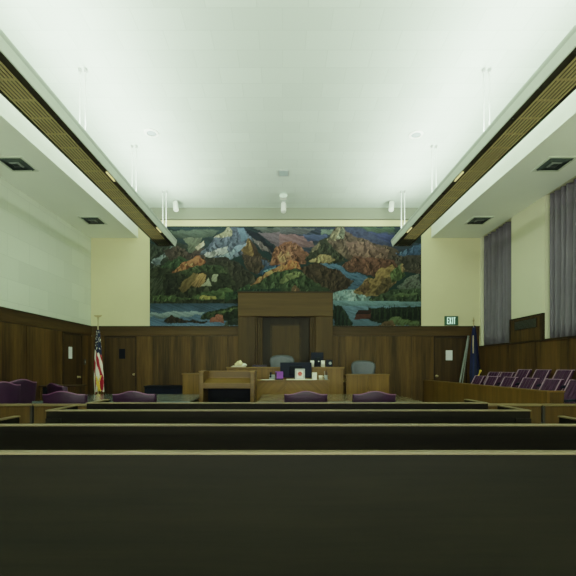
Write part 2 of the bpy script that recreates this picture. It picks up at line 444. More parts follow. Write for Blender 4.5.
    # snow mountain
    A([(232,156),(288,92),(342,44),(400,54),(432,92),(420,150),(332,168)], (78,96,128), tex=.45)
    A([(284,94),(340,46),(354,62),(352,80),(318,92)], (176,180,136), tex=.25)
    A([(246,156),(336,116),(328,150),(270,164)], (168,184,186), tex=.25)
    A([(372,54),(400,56),(418,86),(392,104)], (92,132,172), tex=.3)
    A([(296,166),(404,104),(414,118),(332,170)], (120,156,196), tex=.25)
    A([(398,52),(440,66),(540,150),(500,152),(430,92)], (34,44,62))
    A([(430,94),(470,110),(520,150),(470,140)], (104,96,104), tex=.4)
    A([(384,138),(416,86),(436,120),(436,160),(404,156)], (134,104,58))
    A([(416,86),(446,122),(476,186),(440,190),(432,130)], (76,58,46))
    A([(384,150),(460,160),(536,196),(500,232),(420,216)], (74,60,52))
    A([(460,168),(500,184),(524,200),(486,206)], (64,84,124), tex=.3)
    A([(450,222),(484,196),(560,188),(566,210),(486,230)], (40,80,126), tex=.3)
    A([(472,214),(524,200),(528,210),(486,222)], (84,146,176), tex=.2)
    A([(500,190),(520,130),(548,108),(582,100),(582,196)], (142,86,60))
    A([(528,160),(550,118),(560,150),(540,186)], (176,118,76), tex=.3)
    # dark middle mass
    A([(222,170),(332,158),(398,196),(446,238),(440,296),(330,300),(296,250)], (58,56,50), tex=.5)
    A([(40,206),(132,178),(204,212),(332,196),(384,296),(384,338),(40,338)], (52,58,44), tex=.6)
    A([(70,196),(150,160),(196,172),(150,206)], (58,86,58), tex=.4)
    A([(150,206),(240,184),(320,196),(336,226),(250,214),(180,240)], (62,80,54), tex=.5)
    A([(128,220),(176,178),(222,162),(256,178),(236,192),(176,212)], (172,96,58), tex=.4)
    A([(176,196),(196,170),(226,166),(214,196)], (190,120,72), tex=.3)
    A([(150,276),(204,222),(222,240),(190,284),(164,292)], (128,106,58), sx=2.4, sy=8)
    A([(196,264),(216,228),(252,228),(244,274),(210,282)], (170,130,72), sx=2, sy=9, tex=.6)
    A([(238,272),(264,238),(276,272)], (176,186,150), tex=.3, sx=2, sy=8)
    A([(276,254),(284,220),(300,224),(296,256)], (168,180,146), tex=.3, sx=2, sy=8)
    A([(44,246),(92,238),(96,322),(44,326)], (66,76,60), tex=.8, sx=1.8, sy=14)
    A([(100,250),(140,240),(150,320),(100,326)], (44,48,42), tex=.5)
    A([(50,308),(120,310),(210,318),(120,330),(50,330)], (72,96,56))
    A([(190,318),(258,290),(334,276),(376,296),(330,318),(240,326)], (74,100,58), tex=.6)
    A([(228,322),(240,306),(288,308),(292,322)], (176,164,70), tex=.4)
    A([(320,300),(376,286),(420,262),(440,290),(380,310),(330,330)], (52,84,54), tex=.5)
    A([(428,276),(470,240),(582,176),(582,300),(420,300)], (58,80,54), tex=.5)
    A([(428,272),(446,246),(480,232),(582,168),(582,194),(500,234)], (182,118,66), tex=.45)
    A([(360,288),(600,276),(600,300),(360,300)], (36,66,56), tex=.3)
    # right half
    B([(0,118),(60,108),(114,150),(100,188),(40,196),(0,184)], (134,84,64), tex=.5)
    B([(0,160),(30,132),(44,170),(0,190)], (168,112,72), tex=.3)
    B([(96,172),(150,100),(196,84),(246,126),(250,180),(130,184)], (54,62,50), tex=.45)
    B([(118,130),(148,104),(150,130),(126,146)], (112,104,80), tex=.3)
    B([(184,104),(208,50),(242,44),(310,74),(432,132),(545,156),(545,230),(300,200),(226,150)], (92,76,66), tex=.4)
    B([(184,98),(214,52),(236,46),(214,98)], (136,130,98), tex=.4)
    B([(214,96),(238,48),(254,60),(240,96)], (124,136,112), tex=.3)
    B([(244,44),(300,54),(420,110),(436,130),(330,100),(262,72)], (56,68,112), tex=.4)
    B([(250,100),(330,104),(420,140),(400,180),(280,170)], (118,88,78), tex=.3)
    B([(440,150),(545,108),(545,150),(490,156)], (60,96,152), tex=.3)
    B([(420,156),(545,150),(545,210),(440,214)], (72,66,62), tex=.4)
    B([(224,196),(290,158),(430,170),(452,210),(360,232),(268,216)], (106,66,54), tex=.55)
    B([(110,180),(148,152),(196,154),(212,172),(150,188)], (150,128,80), tex=.5)
    B([(80,204),(150,178),(222,206),(288,254),(262,292),(150,300),(100,250)], (70,54,44), tex=.5)
    B([(0,226),(60,204),(140,258),(206,300),(0,300)], (58,80,54), tex=.5)
    B([(0,246),(56,214),(96,226),(60,244),(0,262)], (110,124,74), tex=.4)
    B([(0,220),(40,174),(72,184),(88,208),(44,206)], (190,106,56), tex=.4)
    B([(40,282),(52,272),(74,278),(80,296),(44,296)], (120,86,60), tex=.3)
    B([(150,182),(214,184),(250,214),(336,234),(330,262),(300,290),(250,288),(286,256),(220,212)], (62,106,150), tex=.5, sx=9, sy=1.6)
    B([(214,290),(300,282),(344,300),(344,330),(204,334),(204,300)], (110,160,166), tex=.6, sx=5, sy=2)
    B([(278,298),(338,238),(356,240),(384,204),(424,188),(446,222),(440,262),(384,304),(330,312)], (146,116,62), tex=.7, sx=4, sy=5)
    B([(300,286),(336,244),(346,280),(320,304)], (94,68,44), tex=.4)
    B([(366,300),(392,240),(440,236),(434,270),(390,304)], (96,78,48), tex=.6)
    B([(420,222),(462,186),(480,238),(424,256)], (80,104,60), tex=.5)
    B([(456,196),(468,184),(478,210),(466,220)], (160,130,80), tex=.3)
    B([(444,276),(496,236),(532,228),(540,284),(462,288)], (96,108,100), tex=.8, sx=3, sy=3)
    B([(336,322),(420,286),(540,280),(545,334),(348,334)], (60,80,58), tex=.6)
    B([(400,310),(480,296),(540,300),(480,312)], (92,116,70), tex=.4)
    # water
    A([(30,336),(400,336),(400,430),(30,430)], (70,108,152), tex=.5, warp=False, sx=30, sy=1.2, grad=-.5)
    A([(36,372),(250,366),(240,378),(140,392),(36,392)], (126,158,172), tex=.4, sx=30, sy=1.2)
    A([(230,394),(256,366),(340,350),(400,336),(400,404),(300,396)], (46,64,44), tex=.6)
    A([(256,372),(340,360),(376,348),(376,356),(300,376)], (84,106,60), tex=.4)
    A([(92,402),(128,382),(140,388),(170,402),(262,402),(262,410),(110,410)], (58,46,38), tex=.5)
    A([(330,400),(400,392),(400,422),(320,420)], (56,70,60), tex=.5)
    A([(268,408),(272,392),(290,392),(296,380),(320,382),(322,406)], (164,90,70), tex=.5, sx=2, sy=2)
    B([(200,326),(545,330),(545,348),(200,348)], (98,148,166), tex=.35, warp=False, sx=20, sy=1.2)
    B([(200,345),(545,345),(545,430),(200,430)], (80,122,156), tex=.4, warp=False, sx=20, sy=1.5)
    B([(204,344),(236,346),(258,374),(276,420),(292,430),(204,430)], (34,54,44), tex=.5)
    B([(336,352),(545,346),(545,424),(420,420),(350,404),(336,396)], (38,54,38), tex=.5)
    for k in range(30):      # conifers
        u = 338 + k*7 + rng.rand()*3; h = 22 + rng.rand()*26; v = 392 + rng.rand()*8
        B([(u-5, v), (u, v-h-8), (u+5, v)], (28, 44, 34) if k % 3 else (52, 74, 46), tex=.2, warp=False)
    for k in range(9):
        u = 206 + k*7; h = 30 + rng.rand()*20; v = 366 + k*7
        B([(u-6, v+30), (u, v-h+6), (u+6, v+30)], (26, 42, 36) if k % 2 else (46, 72, 58), tex=.2, warp=False)
    B([(410,400),(450,382),(480,400),(536,404),(540,424),(430,420)], (92,116,70), tex=.6, sx=3, sy=3)
    B([(284,398),(290,378),(300,366),(346,366),(346,394)], (104,54,44), tex=.3, warp=False)
    B([(288,378),(300,362),(350,362),(344,378)], (60,34,34), tex=.2, warp=False)
    B([(364,430),(396,402),(424,404),(446,430)], (106,80,54), tex=.4)
    edge = np.minimum(np.minimum(PX-150, 421-PX), PY-226.5)
    img[(PY-226.5) < 1.4] = (24, 40, 44)
    g = img.mean(2, keepdims=True); img = g + (img-g)*.60
    img = img*np.array((.97, .955, .92)); mu = 60.0; img = np.clip(mu + (img-mu)*1.32, 9, 255)
    img *= (.9 + .2*fbm(PX*1.1, PY*1.1, 77, 2))[..., None]
    return np.clip(img, 0, 255)
def build_mural():
    nx, ny = 460, 168
    img = paint_mural(nx, ny)/255.0
    l = np.where(img <= .04045, img/12.92, ((img+.055)/1.055)**2.4)
    l = np.clip(l*MURAL_K, 0, .9)
    me = bpy.data.meshes.new('mural')
    gx = np.linspace(MX0, MX1, nx); gz = np.linspace(MZ0, MZ1, ny)
    X, Z = np.meshgrid(gx, gz)
    co = np.stack([X.ravel(), np.full(X.size, YB-.022), Z.ravel()], 1)
    back = [(MX0, YB-.002, MZ0), (MX1, YB-.002, MZ0), (MX1, YB-.002, MZ1), (MX0, YB-.002, MZ1)]
    i = np.arange(nx*ny).reshape(ny, nx)
    faces = np.stack([i[:-1, :-1].ravel(), i[:-1, 1:].ravel(), i[1:, 1:].ravel(), i[1:, :-1].ravel()], 1).tolist()
    n0 = nx*ny
    faces += [[n0+3, n0+2, n0+1, n0]]
    c = (i[0, 0], i[0, -1], i[-1, -1], i[-1, 0])
    for k in range(4): faces.append([int(c[k]), n0+k, n0+(k+1) % 4, int(c[(k+1) % 4])])
    me.from_pydata(co.tolist()+back, [], faces)
    a = me.color_attributes.new('paint', 'FLOAT_COLOR', 'POINT')
    cols = np.ones((n0+4, 4), np.float32); cols[:n0, :3] = l.reshape(-1, 3); cols[n0:, :3] = .05
    a.data.foreach_set('color', cols.ravel())
    me.materials.append(M['paint'])
    o = bpy.data.objects.new('mural', me); COL.objects.link(o)
    tag(o, 'wide painted landscape mural of mountains, river and lake filling the far wall', 'mural')
MURAL_K = .34
build_mural()

# ================================================================== PANEL BEHIND THE JUDGE
yb = YB-.035
t = thing('bench_backdrop', 'tall stepped wooden panel behind the judge bench overlapping the mural', 'wall panel', (.08, yb, 0))
o = lambda px: XW(px, 10.04) - .08
z_t, z_h = ZW(292.6, 10.04), ZW(316.3, 10.04)
bx(o(238), o(333), -.17, 0, z_h, z_t).build('header', M['canopy_h'], t, bevel=.006)
bx(o(237.4), o(333.6), -.185, 0, z_t, z_t+.03).build('cornice', M['cap_dark'], t, bevel=.004)
for a, b in ((238, 255), (316, 333)):
    bx(o(a), o(b), -.15, 0, 0, z_h).build('pilaster', M['canopy_v'], t, bevel=.004)
for a, b in ((255, 262.3), (309.8, 316)):
    m = MB()
    for k in range(3):
        u0 = o(a) + (o(b)-o(a))*k/3; u1 = o(a) + (o(b)-o(a))*(k+1)/3
        m.box(u0+.008, u1-.004, -.12+.012*k, 0, 0, z_h-.005)
    m.build('fluted_moulding', M['canopy_v'], t, bevel=.003)
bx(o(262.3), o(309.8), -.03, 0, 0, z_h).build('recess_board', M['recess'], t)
m = MB(); zc = ZW(325.5, 10.1)
m.box(o(270), o(271.5), -.05, -.03, 0, zc+.03).box(o(300), o(301.5), -.05, -.03, 0, zc+.03).box(o(270), o(301.5), -.05, -.03, zc, zc+.035)
m.build('panel_moulding', M['cap_dark'], t)
bx(o(272), o(299.6), -.05, -.03, 0, zc-.008).build('centre_panel', M['canopy_v'], t)

# ================================================================== CEILING FIXTURES
def pendant(side):
    lab = 'long pendant uplight with gold louvre underside over the %s of the courtroom' % ('left side' if side < 0 else 'right side')
    cx = -2.815 if side < 0 else 2.885
    t = thing('pendant_light', lab, 'ceiling light', (cx, 0, 4.255), 0, 'pair of long pendant ceiling lights')
    s = -side            # +1 : the flange that faces the middle of the room lies at +x
    def sx(a, b): return (a, b) if s > 0 else (-b, -a)
    y0, y1 = -1.6, 9.4
    outer = -.235; inner = .16
    # outer wall and trough
    a, b = sx(outer, outer+.02); bx(a, b, y0, y1, 0, .15).build('outer_side', M['fixdark'], t)
    m = MB(); pr = [(s*.176, .0), (s*.190, .0), (s*.222, .09), (s*.200, .13), (s*.19, .13)]
    m.prism(pr, 'y', y0, y1); m.build('inner_flange', M['fixwhite'], t)
    m = MB(); m.prism([(s*.200, .125), (s*.2215, .092), (s*.232, .12), (s*.228, .15), (s*.200, .15)], 'y', y0, y1); m.build('flange_lip', M['fixgrey'], t)
    a, b = sx(outer+.02, .205); bx(a, b, y0, y1, .118, .13).build('trough_floor', M['fixdark'], t)
    for yy in (y0, y1-.02):
        a, b = sx(outer+.02, .165); bx(a, b, yy, yy+.02, .0, .118).build('end_plate', M['fixdark'], t)
    # louvre: longitudinal gold slats
    m = MB(); n = 7
    for k in range(n):
        u = outer+.042 + k*.042
        a, b = sx(u, u+.019); m.box(a, b, y0+.02, y1-.5, .004, .014)
    yy = y0+.3
    while yy < y1-.5:
        a, b = sx(outer+.04, .055); m.box(a, b, yy, yy+.012, .014, .03); yy += .31
    m.build('louvre', M['slat'], t)
    m = MB()
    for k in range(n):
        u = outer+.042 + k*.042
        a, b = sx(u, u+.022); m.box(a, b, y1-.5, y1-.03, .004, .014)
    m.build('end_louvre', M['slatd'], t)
    m = MB()
    a, b = sx(outer+.03, .17); m.box(a, b, y0+.02, y1-.02, .06, .075)
    for k in range(21):
        yy = y0+.25+k*.5; a, b = sx(.08, .17); m.box(a, b, yy, yy+.02, .035, .06)
    m.build('reflector_strip', M['fixdark'], t)
    for yy in (8.25, 5.9):
        a, b = sx(.10, .125); bx(a, b, yy, yy+.28, .03, .046).build('lamp_tube', M['lampy'], t)
    for yh in (9.18, 7.3, 5.42, 3.54, 1.66, -.22):
        for dx in (-.045, .035):
            hr = MB().tube([(dx, yh, .12), (dx, yh, ZC-4.255-.02)], .0085, 8).build('hanger_rod', M['rod'], t)
            MB().lathe([(.012, ZC-4.255-.05), (.022, ZC-4.255-.045), (.026, ZC-4.255-.004), (.0, ZC-4.255-.002)], 10, (dx, yh)).build('ceiling_cup', M['lgrey'], hr)
    return t
pendant(-1); pendant(1)

# soffit vents
def vent(label, x, y, first=[None]):
    if first[0]:
        return dup(first[0], label, (x, y, ZS))
    t = thing('ceiling_vent', label, 'vent', (x, y, ZS), 0, 'square air vents in the side soffits')
    s = .235
    f = MB()
    for a in (-1, 1):
        f.box(-s, s, min(a*s, a*(s-.035)), max(a*s, a*(s-.035)), -.014, 0)
        f.box(min(a*s, a*(s-.035)), max(a*s, a*(s-.035)), -s+.035, s-.035, -.014, 0)
    f.build('vent_frame', M['ventf'], t)
    bx(-s+.035, s-.035, -s+.035, s-.035, -.004, -.001).build('backing', M['ventd'], t)
    for k in range(3):
        r = s-.05-.05*k; l = MB()
        for a in (-1, 1):
            l.hexa([(-r, a*r, -.004), (r, a*r, -.004), (r, a*(r-.03), -.03), (-r, a*(r-.03), -.03), (-r, a*r-.003, -.004), (r, a*r-.003, -.004), (r, a*(r-.03)-.003, -.03), (-r, a*(r-.03)-.003, -.03)])
            l.hexa([(a*r, -r, -.004), (a*r, r, -.004), (a*(r-.03), r, -.03), (a*(r-.03), -r, -.03), (a*r-.003, -r, -.004), (a*r-.003, r, -.004), (a*(r-.03)-.003, r, -.03), (a*(r-.03)-.003, -r, -.03)])
        l.build('louvre_ring', M['ventd'] if k < 2 else M['grey'], t)
    first[0] = t; return t
vent('large near square air vent in the left soffit', -4.50, 6.5)
vent('small far square air vent in the left soffit near the corner', -4.44, 9.0)
vent('large near square air vent in the right soffit above the curtains', 4.60, 6.5)
vent('small far square air vent in the right soffit near the corner', 4.60, 9.0)
# pier grille
t = thing('wall_grille', 'dark long air grille set high in the wood pier between the curtains', 'vent', (XR-.03, 8.28, 2.12))
bx(-.012, 0, -.38, .38, 0, .2).build('grille_frame', M['cap_dark'], t)
m = MB()
for k in range(7): m.box(-.02, -.012, -.36, .36, .02+k*.025, .03+k*.025)
m.build('grille_slats', M['ventd'], t)
# recessed discs
def disc(label, x, y):
    t = thing('ceiling_speaker', label, 'ceiling speaker', (x, y, ZC), 0, 'round speakers flush in the ceiling')
    MB().lathe([(.0, -.004), (.085, -.004), (.085, -.018), (.125, -.012), (.13, 0)], 24).build('trim_ring', M['spot'], t)
    MB().lathe([(.0, -.014), (.05, -.012), (.084, -.005), (.084, 0)], 24).build('speaker_cone', M['disc'], t)
disc('round flush ceiling speaker left of the ceiling centre', XW(151.5, 6.9), 6.9)
disc('round flush ceiling speaker right of the ceiling centre', XW(416, 6.95), 6.95)
# centre ceiling grille
t = thing('ceiling_grille', 'small rectangular grey grille in the middle of the ceiling', 'vent', (XW(283.6, 8.3), 8.33, ZC))
bx(-.115, .115, -.13, .13, -.012, 0).build('grille_frame', M['lgrey'], t)
m = MB()
for k in range(6): m.box(-.095, .095, -.11+k*.038, -.085+k*.038, -.018, -.012)
m.build('grille_slats', M['disc'], t)
# dome camera
t = thing('ceiling_camera', 'white ceiling camera with a dark lens above the centre of the mural', 'camera', (XW(283.3, 9.35), 9.35, ZC))
MB().lathe([(0, -.012), (.085, -.011), (.09, 0)], 24).build('mount_plate', M['ceiling'], t)
bx(-.08, .08, -.07, .07, -.115, -.015).build('camera_body', M['spot'], t, bevel=.012)
MB().lathe([(0, 0), (.045, 0), (.045, .02), (0, .035)], 16).build('lens', M['black'], t)
t.children[-1].location = (0, -.072, -.065); t.children[-1].rotation_euler = (PI/2, 0, 0); t.children[-1].scale = (1.1, .65, 1)
# spotlights
def spot(label, px, Y, tilt, warm=False):
    t = thing('spotlight', label, 'spotlight', (XW(px, Y), Y, ZC), 0, 'small white spotlights on the ceiling')
    MB().lathe([(0, -.03), (.05, -.03), (.055, 0)], 16, ( .05*tilt, 0)).build('canopy', M['lgrey'], t)
    MB().tube([(.05*tilt, 0, -.03), (.03*tilt, -.01, -.08)], .012).build('swivel_arm', M['lgrey'], t)
    c = MB().lathe([(0, -.26), (.058, -.26), (.066, -.24), (.066, -.03), (.05, -.01), (0, -.005)], 18).build('lamp_can', M['spot'], t, smooth=False)
    c.location = (.02*tilt, -.01, -.03); c.rotation_euler = (-.25, -.16*tilt, 0)
    if warm: MB().lathe([(0, -.006), (.05, -.006), (.05, 0)], 16).build('warm_ring', M['warm'], t)
spot('white ceiling spotlight at the left end of the mural', 174.6, 9.72, 1)
spot('white ceiling spotlight over the middle of the mural', 283.5, 9.8, 0, True)
spot('white ceiling spotlight at the right end of the mural', 392.6, 9.72, -1)

# ================================================================== CURTAINS
def curtain(a, b, label, folds):
    n = folds*10
    rs = random.Random(folds)
    ph = [rs.random()*.5 for _ in range(folds+2)]
    def fn(u, v):
        k = u*folds; i = int(k)
        amp = .085*(.75+.5*ph[min(i, folds)])
        x = XR+.10 + amp*math.cos(2*PI*(k+.12*math.sin(3.1*k))) * (1-.25*v) + .01*math.sin(9*u+3*v)
        return (x, a+.012+(b-a-.024)*u, SILL+.012 + (ZS-SILL-.016)*v)
    m = MB().sheet(fn, n, 10)
    tt = m.build('curtain', M['curtain'], None, smooth=True, solid=.006)
    tag(tt, label, 'curtain', 'grey pleated window curtains')
curtain(W1[0], W1[1], 'grey pleated curtain on the far window beside the blue flag', 8)
curtain(W2[0], W2[1], 'grey pleated curtain on the near window at the right edge', 9)

# ================================================================== JUDGE BENCH AND DESKS
# judge bench
x0, x1 = -1.29, 1.415; zt = 1.30
t = thing('judge_bench', 'tall wooden judge bench in the middle with monitors and cups on its ledge', 'judge bench', (0, 8.9, 0))
bx(x0, x1, 0, .03, 0, zt-.03).build('front_panel', M['oak'], t, bevel=.004)
bx(x0-.015, x1+.015, -.02, .34, zt-.03, zt).build('ledge', M['oak_x'], t, bevel=.005)
for xx in (x0, x1-.03): bx(xx, xx+.03, .03, .9, 0, zt-.03).build('side_panel', M['oak'], t, bevel=.004)
bx(x0+.03, x1-.03, .34, .8, zt-.22, zt-.19).build('writing_top', M['oak_x'], t, bevel=.004)
bx(x0+.03, x1-.03, .03, 1.0, 0, .52).build('platform', M['carpet'], t)
# witness stand (left) and side desk (right)
t = thing('witness_stand', 'low wooden witness stand on the left beside the lectern', 'witness stand', (-1.79, 8.7, 0))
bx(-.475, .475, 0, .03, 0, 1.13).build('front_panel', M['oak'], t, bevel=.004)
bx(-.49, .48, -.02, .22, 1.13, 1.157).build('ledge', M['oak_x'], t, bevel=.004)
bx(-.475, -.445, .03, .9, 0, 1.13).build('side_panel', M['oak'], t, bevel=.004)
bx(-.445, .475, .03, .9, 0, .18).build('platform', M['carpet'], t)
t = thing('side_desk', 'low wooden desk right of the judge bench with a grey mesh chair behind', 'desk', (1.925, 8.7, 0))
bx(-.48, .01, 0, .03, 0, 1.11).build('front_panel', M['oak'], t, bevel=.003)
bx(.016, .485, 0, .03, 0, 1.11).build('front_panel', M['oak'], t, bevel=.003)
bx(-.485, .5, -.02, .3, 1.11, 1.137).build('ledge', M['oak_x'], t, bevel=.004)
bx(.455, .485, .03, .8, 0, 1.11).build('side_panel', M['oak'], t, bevel=.004)
bx(-.48, .40, -.05, 0, 0, .66).build('plinth', M['oak'], t, bevel=.004)
bx(-.455, .455, .03, 1.1, 0, .38).build('platform', M['carpet'], t)
bx(-.455, .455, .3, .75, .92, .95).build('writing_top', M['oak_x'], t)
# clerk desk
t = thing('clerk_desk', 'wooden clerk desk with chevron veneer front, below the judge bench', 'desk', (.07, 8.1, 0))
zt = 1.026
bx(-.9, -.002, 0, .03, 0, zt-.025).build('front_panel', M['oak_c1'], t, bevel=.002)
bx(.002, .905, 0, .03, 0, zt-.025).build('front_panel', M['oak_c2'], t, bevel=.002)
bx(-.92, .925, -.02, .62, zt-.025, zt).build('desk_top', M['oak_x'], t, bevel=.004)
for xx in (-.9, .875): bx(xx, xx+.03, .03, .6, 0, zt-.025).build('side_panel', M['oak'], t, bevel=.003)

# lectern between the counsel tables
YL = 6.4
t = thing('lectern', 'wide open-backed wooden lectern standing between the two counsel tables', 'lectern', (XW(226.8, YL), YL, 0))
hw = .462; zt = ZW(371, YL)
for s in (-1, 1):
    xa = s*hw; xb = s*(hw-.07); a, b = sorted((xa, xb))
    bx(a, b, 0, .5, 0, zt-.02).build('side_panel', M['lect'], t, bevel=.006)
m = MB(); m.box(-hw-.006, -hw+.085, -.01, .5, zt-.02, zt).box(hw-.085, hw+.006, -.01, .5, zt-.02, zt).box(-hw+.085, hw-.085, .44, .5, zt-.02, zt)
m.build('top_rim', M['oak_x'], t, bevel=.004)
bx(-hw+.07, hw-.07, .45, .48, .1, zt-.02).build('front_panel', M['lect'], t)
za, zb2 = ZW(383, YL+.02), ZW(378, YL+.40)
MB().hexa([(-hw+.07, .02, za-.03), (hw-.07, .02, za-.03), (hw-.07, .45, zb2-.03), (-hw+.07, .45, zb2-.03), (-hw+.07, .02, za), (hw-.07, .02, za), (hw-.07, .45, zb2), (-hw+.07, .45, zb2)]).build('reading_slope', M['oak_x'], t)
bx(-hw+.07, hw-.07, .0, .03, ZW(388.5, YL), za).build('apron', M['lect'], t, bevel=.004)
bx(-hw+.07, hw-.07, .42, .45, .08, ZW(388.5, YL)).build('inner_back', M['navy'], t)  # near-black inner faces paint the shade inside the lectern opening
bx(-hw+.07, hw-.07, .03, .42, .3, .33).build('inner_shelf', M['navy'], t)
bx(-hw-.01, hw+.01, -.01, .51, 0, .08).build('plinth', M['lect'], t, bevel=.004)

# counsel tables
def table(label, xa, xb, ya, yb_, mat):
    cx = (xa+xb)/2; hx = (xb-xa)/2; t = thing('counsel_table', label, 'table', (cx, ya, 0), 0, 'polished counsel tables in front of the bench')
    d = yb_-ya
    bx(-hx, hx, 0, d, .725, .76).build('table_top', mat, t, bevel=.006)
    m = MB()
    for yy in (.1, d-.12): m.box(-hx+.1, hx-.1, yy, yy+.025, .64, .725)
    for xx in (-hx+.1, hx-.125): m.box(xx, xx+.025, .125, d-.12, .64, .725)
    m.build('apron', M['table_leg'], t)
    for sx in (-1, 1):
        for yy in (.1, d-.17):
            m = MB(); X = sx*(hx-.14)
            m.hexa([(X-.025, yy+.01, 0), (X+.025, yy+.01, 0), (X+.025, yy+.06, 0), (X-.025, yy+.06, 0), (X-.038, yy, .725), (X+.038, yy, .725), (X+.038, yy+.07, .725), (X-.038, yy+.07, .725)])
            m.build('leg', M['table_leg'], t)
table('long polished counsel table left of the lectern, by the American flag', -3.95, -1.46, 6.05, 7.62, M['table_l'])
table('long polished counsel table right of the lectern', -.40, 2.2, 6.05, 7.62, M['table'])

# ================================================================== SWIVEL CHAIRS (camel back)
def camel_chair(label, loc, rz):
    t = thing('counsel_chair', label, 'chair', loc, rz, 'purple leather swivel chairs around the counsel tables')
    hw = .322
    # backrest: rear face at y=0, chair faces +y; curved in plan and crowned at the top
    def top(x):
        u = abs(x)/hw
        return .888 + .052*(.5+.5*math.cos(PI*min(1, u/.82)))
    def mk(thick0, thick1, inset):
        m = MB(); n = 14; rows = 6; V = {}
        for side in (0, 1):
            for i in range(n+1):
                x = -hw+inset + 2*(hw-inset)*i/n
                for j in range(rows+1):
                    v = j/rows; z = .44 + (top(x)-inset-.44)*v
                    bulge = .0 if side == 0 else .03*math.sin(PI*v)*(1-(x/hw)**2)
                    y = (thick0 if side == 0 else thick1) + .07*(x/hw)**2 - .05*v + bulge + (0.03 if side == 0 else 0)*0
                    V[side, i, j] = m.bm.verts.new((x*(1-.05*(1-v)), y, z))
        for i in range(n):
            for j in range(rows):
                m._f([V[0,i,j], V[0,i+1,j], V[0,i+1,j+1], V[0,i,j+1]]); m._f([V[1,i,j], V[1,i,j+1], V[1,i+1,j+1], V[1,i+1,j]])
            m._f([V[0,i,0], V[1,i,0], V[1,i+1,0], V[0,i+1,0]]); m._f([V[0,i,rows], V[0,i+1,rows], V[1,i+1,rows], V[1,i,rows]])
        for j in range(rows):
            m._f([V[0,0,j], V[0,0,j+1], V[1,0,j+1], V[1,0,j]]); m._f([V[0,n,j], V[1,n,j], V[1,n,j+1], V[0,n,j+1]])
        return m
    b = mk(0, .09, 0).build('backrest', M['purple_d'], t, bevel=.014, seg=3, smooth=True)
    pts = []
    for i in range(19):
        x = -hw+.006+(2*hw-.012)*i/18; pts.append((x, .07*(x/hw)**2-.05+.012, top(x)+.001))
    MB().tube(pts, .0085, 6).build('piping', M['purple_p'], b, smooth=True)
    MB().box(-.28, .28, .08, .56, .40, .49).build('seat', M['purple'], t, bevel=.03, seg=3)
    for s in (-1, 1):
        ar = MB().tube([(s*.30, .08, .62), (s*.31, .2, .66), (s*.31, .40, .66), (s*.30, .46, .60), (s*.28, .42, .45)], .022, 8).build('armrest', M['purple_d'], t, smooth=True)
    MB().lathe([(.05, .10), (.05, .14), (.03, .15), (.03, .36), (.10, .38), (.10, .40)], 14, (0, .3)).build('column', M['black'], t)
    for k in range(5):
        an = 2*PI*k/5+.3; c, s = math.cos(an), math.sin(an)
        lg = MB().tube([(0, .3, .12), (.28*c, .3+.28*s, .075)], [.028, .018], 8).build('leg', M['black'], t)
        MB().lathe([(0, 0), (.02, .004), (.03, .03), (.02, .056), (0, .06)], 10, (.28*c, .3+.28*s)).build('caster', M['black'], lg)
    return t
YC = 5.68
specs = [(62.8, 'purple camel-backed chair at the left table, nearest the left wall along the rail'),
         (133, 'purple camel-backed chair at the left table, beside the American flag'),
         (306, 'purple camel-backed chair at the right table, nearest the lectern'),
         (375, 'purple camel-backed chair at the right table, farther from the lectern')]
c0 = camel_chair(specs[0][1], (XW(specs[0][0], YC), YC, 0), 0)
for px, lab in specs[1:]: dup(c0, lab, (XW(px, YC), YC, 0), 0)
dup(c0, 'purple swivel chair at the left picture edge, close to the rail', (-4.18, 5.71, 0), 1.25, (1, 1, 1.145))
dup(c0, 'tall purple swivel chair by the left wall, second from the left picture edge', (-4.42, 6.48, 0), 1.25, (1, 1, 1.16))
dup(c0, 'purple swivel chair half hidden behind another, at the far end of the left table', (-4.38, 7.34, 0), -.6, (1, 1, 1.05))

# ================================================================== LEFT SIDE DESK AND BLACK CABINET
t = thing('kneehole_desk', 'dark wooden kneehole desk against the left wall near the side door', 'desk', (-4.67, 7.98, 0))
bx(-.39, .39, -.02, .42, .885, .915).build('desk_top', M['panel_hx'], t, bevel=.004)
bx(.0, .37, 0, .40, 0, .885).build('drawer_pedestal', M['panel_v'], t, bevel=.004)
bx(-.38, -.34, 0, .40, 0, .885).build('side_panel', M['panel_v'], t, bevel=.004)
bx(-.34, .0, .36, .39, 0, .885).build('back_panel', M['navy'], t)  # near-black back and drawer paint the shade inside the kneehole
bx(-.34, .0, 0.04, .36, .72, .885).build('drawer', M['navy'], t)
t = thing('low_cabinet', 'low blue-black cabinet against the far wall left of the witness stand', 'cabinet', (XW(164, 9.55), 9.5, 0))
bx(-.47, .47, 0, .42, 0, .80).build('carcass', M['navy'], t, bevel=.006)
bx(-.485, .485, -.015, .43, .80, .83).build('cabinet_top', M['navy'], t, bevel=.005)
for k in range(2):
    d = bx(-.455+k*.46, -.01+k*.46, -.012, 0, .06, .76).build('cabinet_door', M['blackp'], t, bevel=.004)
    bx(-.05+k*.07, -.035+k*.07, -.026, -.012, .50, .62).build('handle', M['grey'], d)

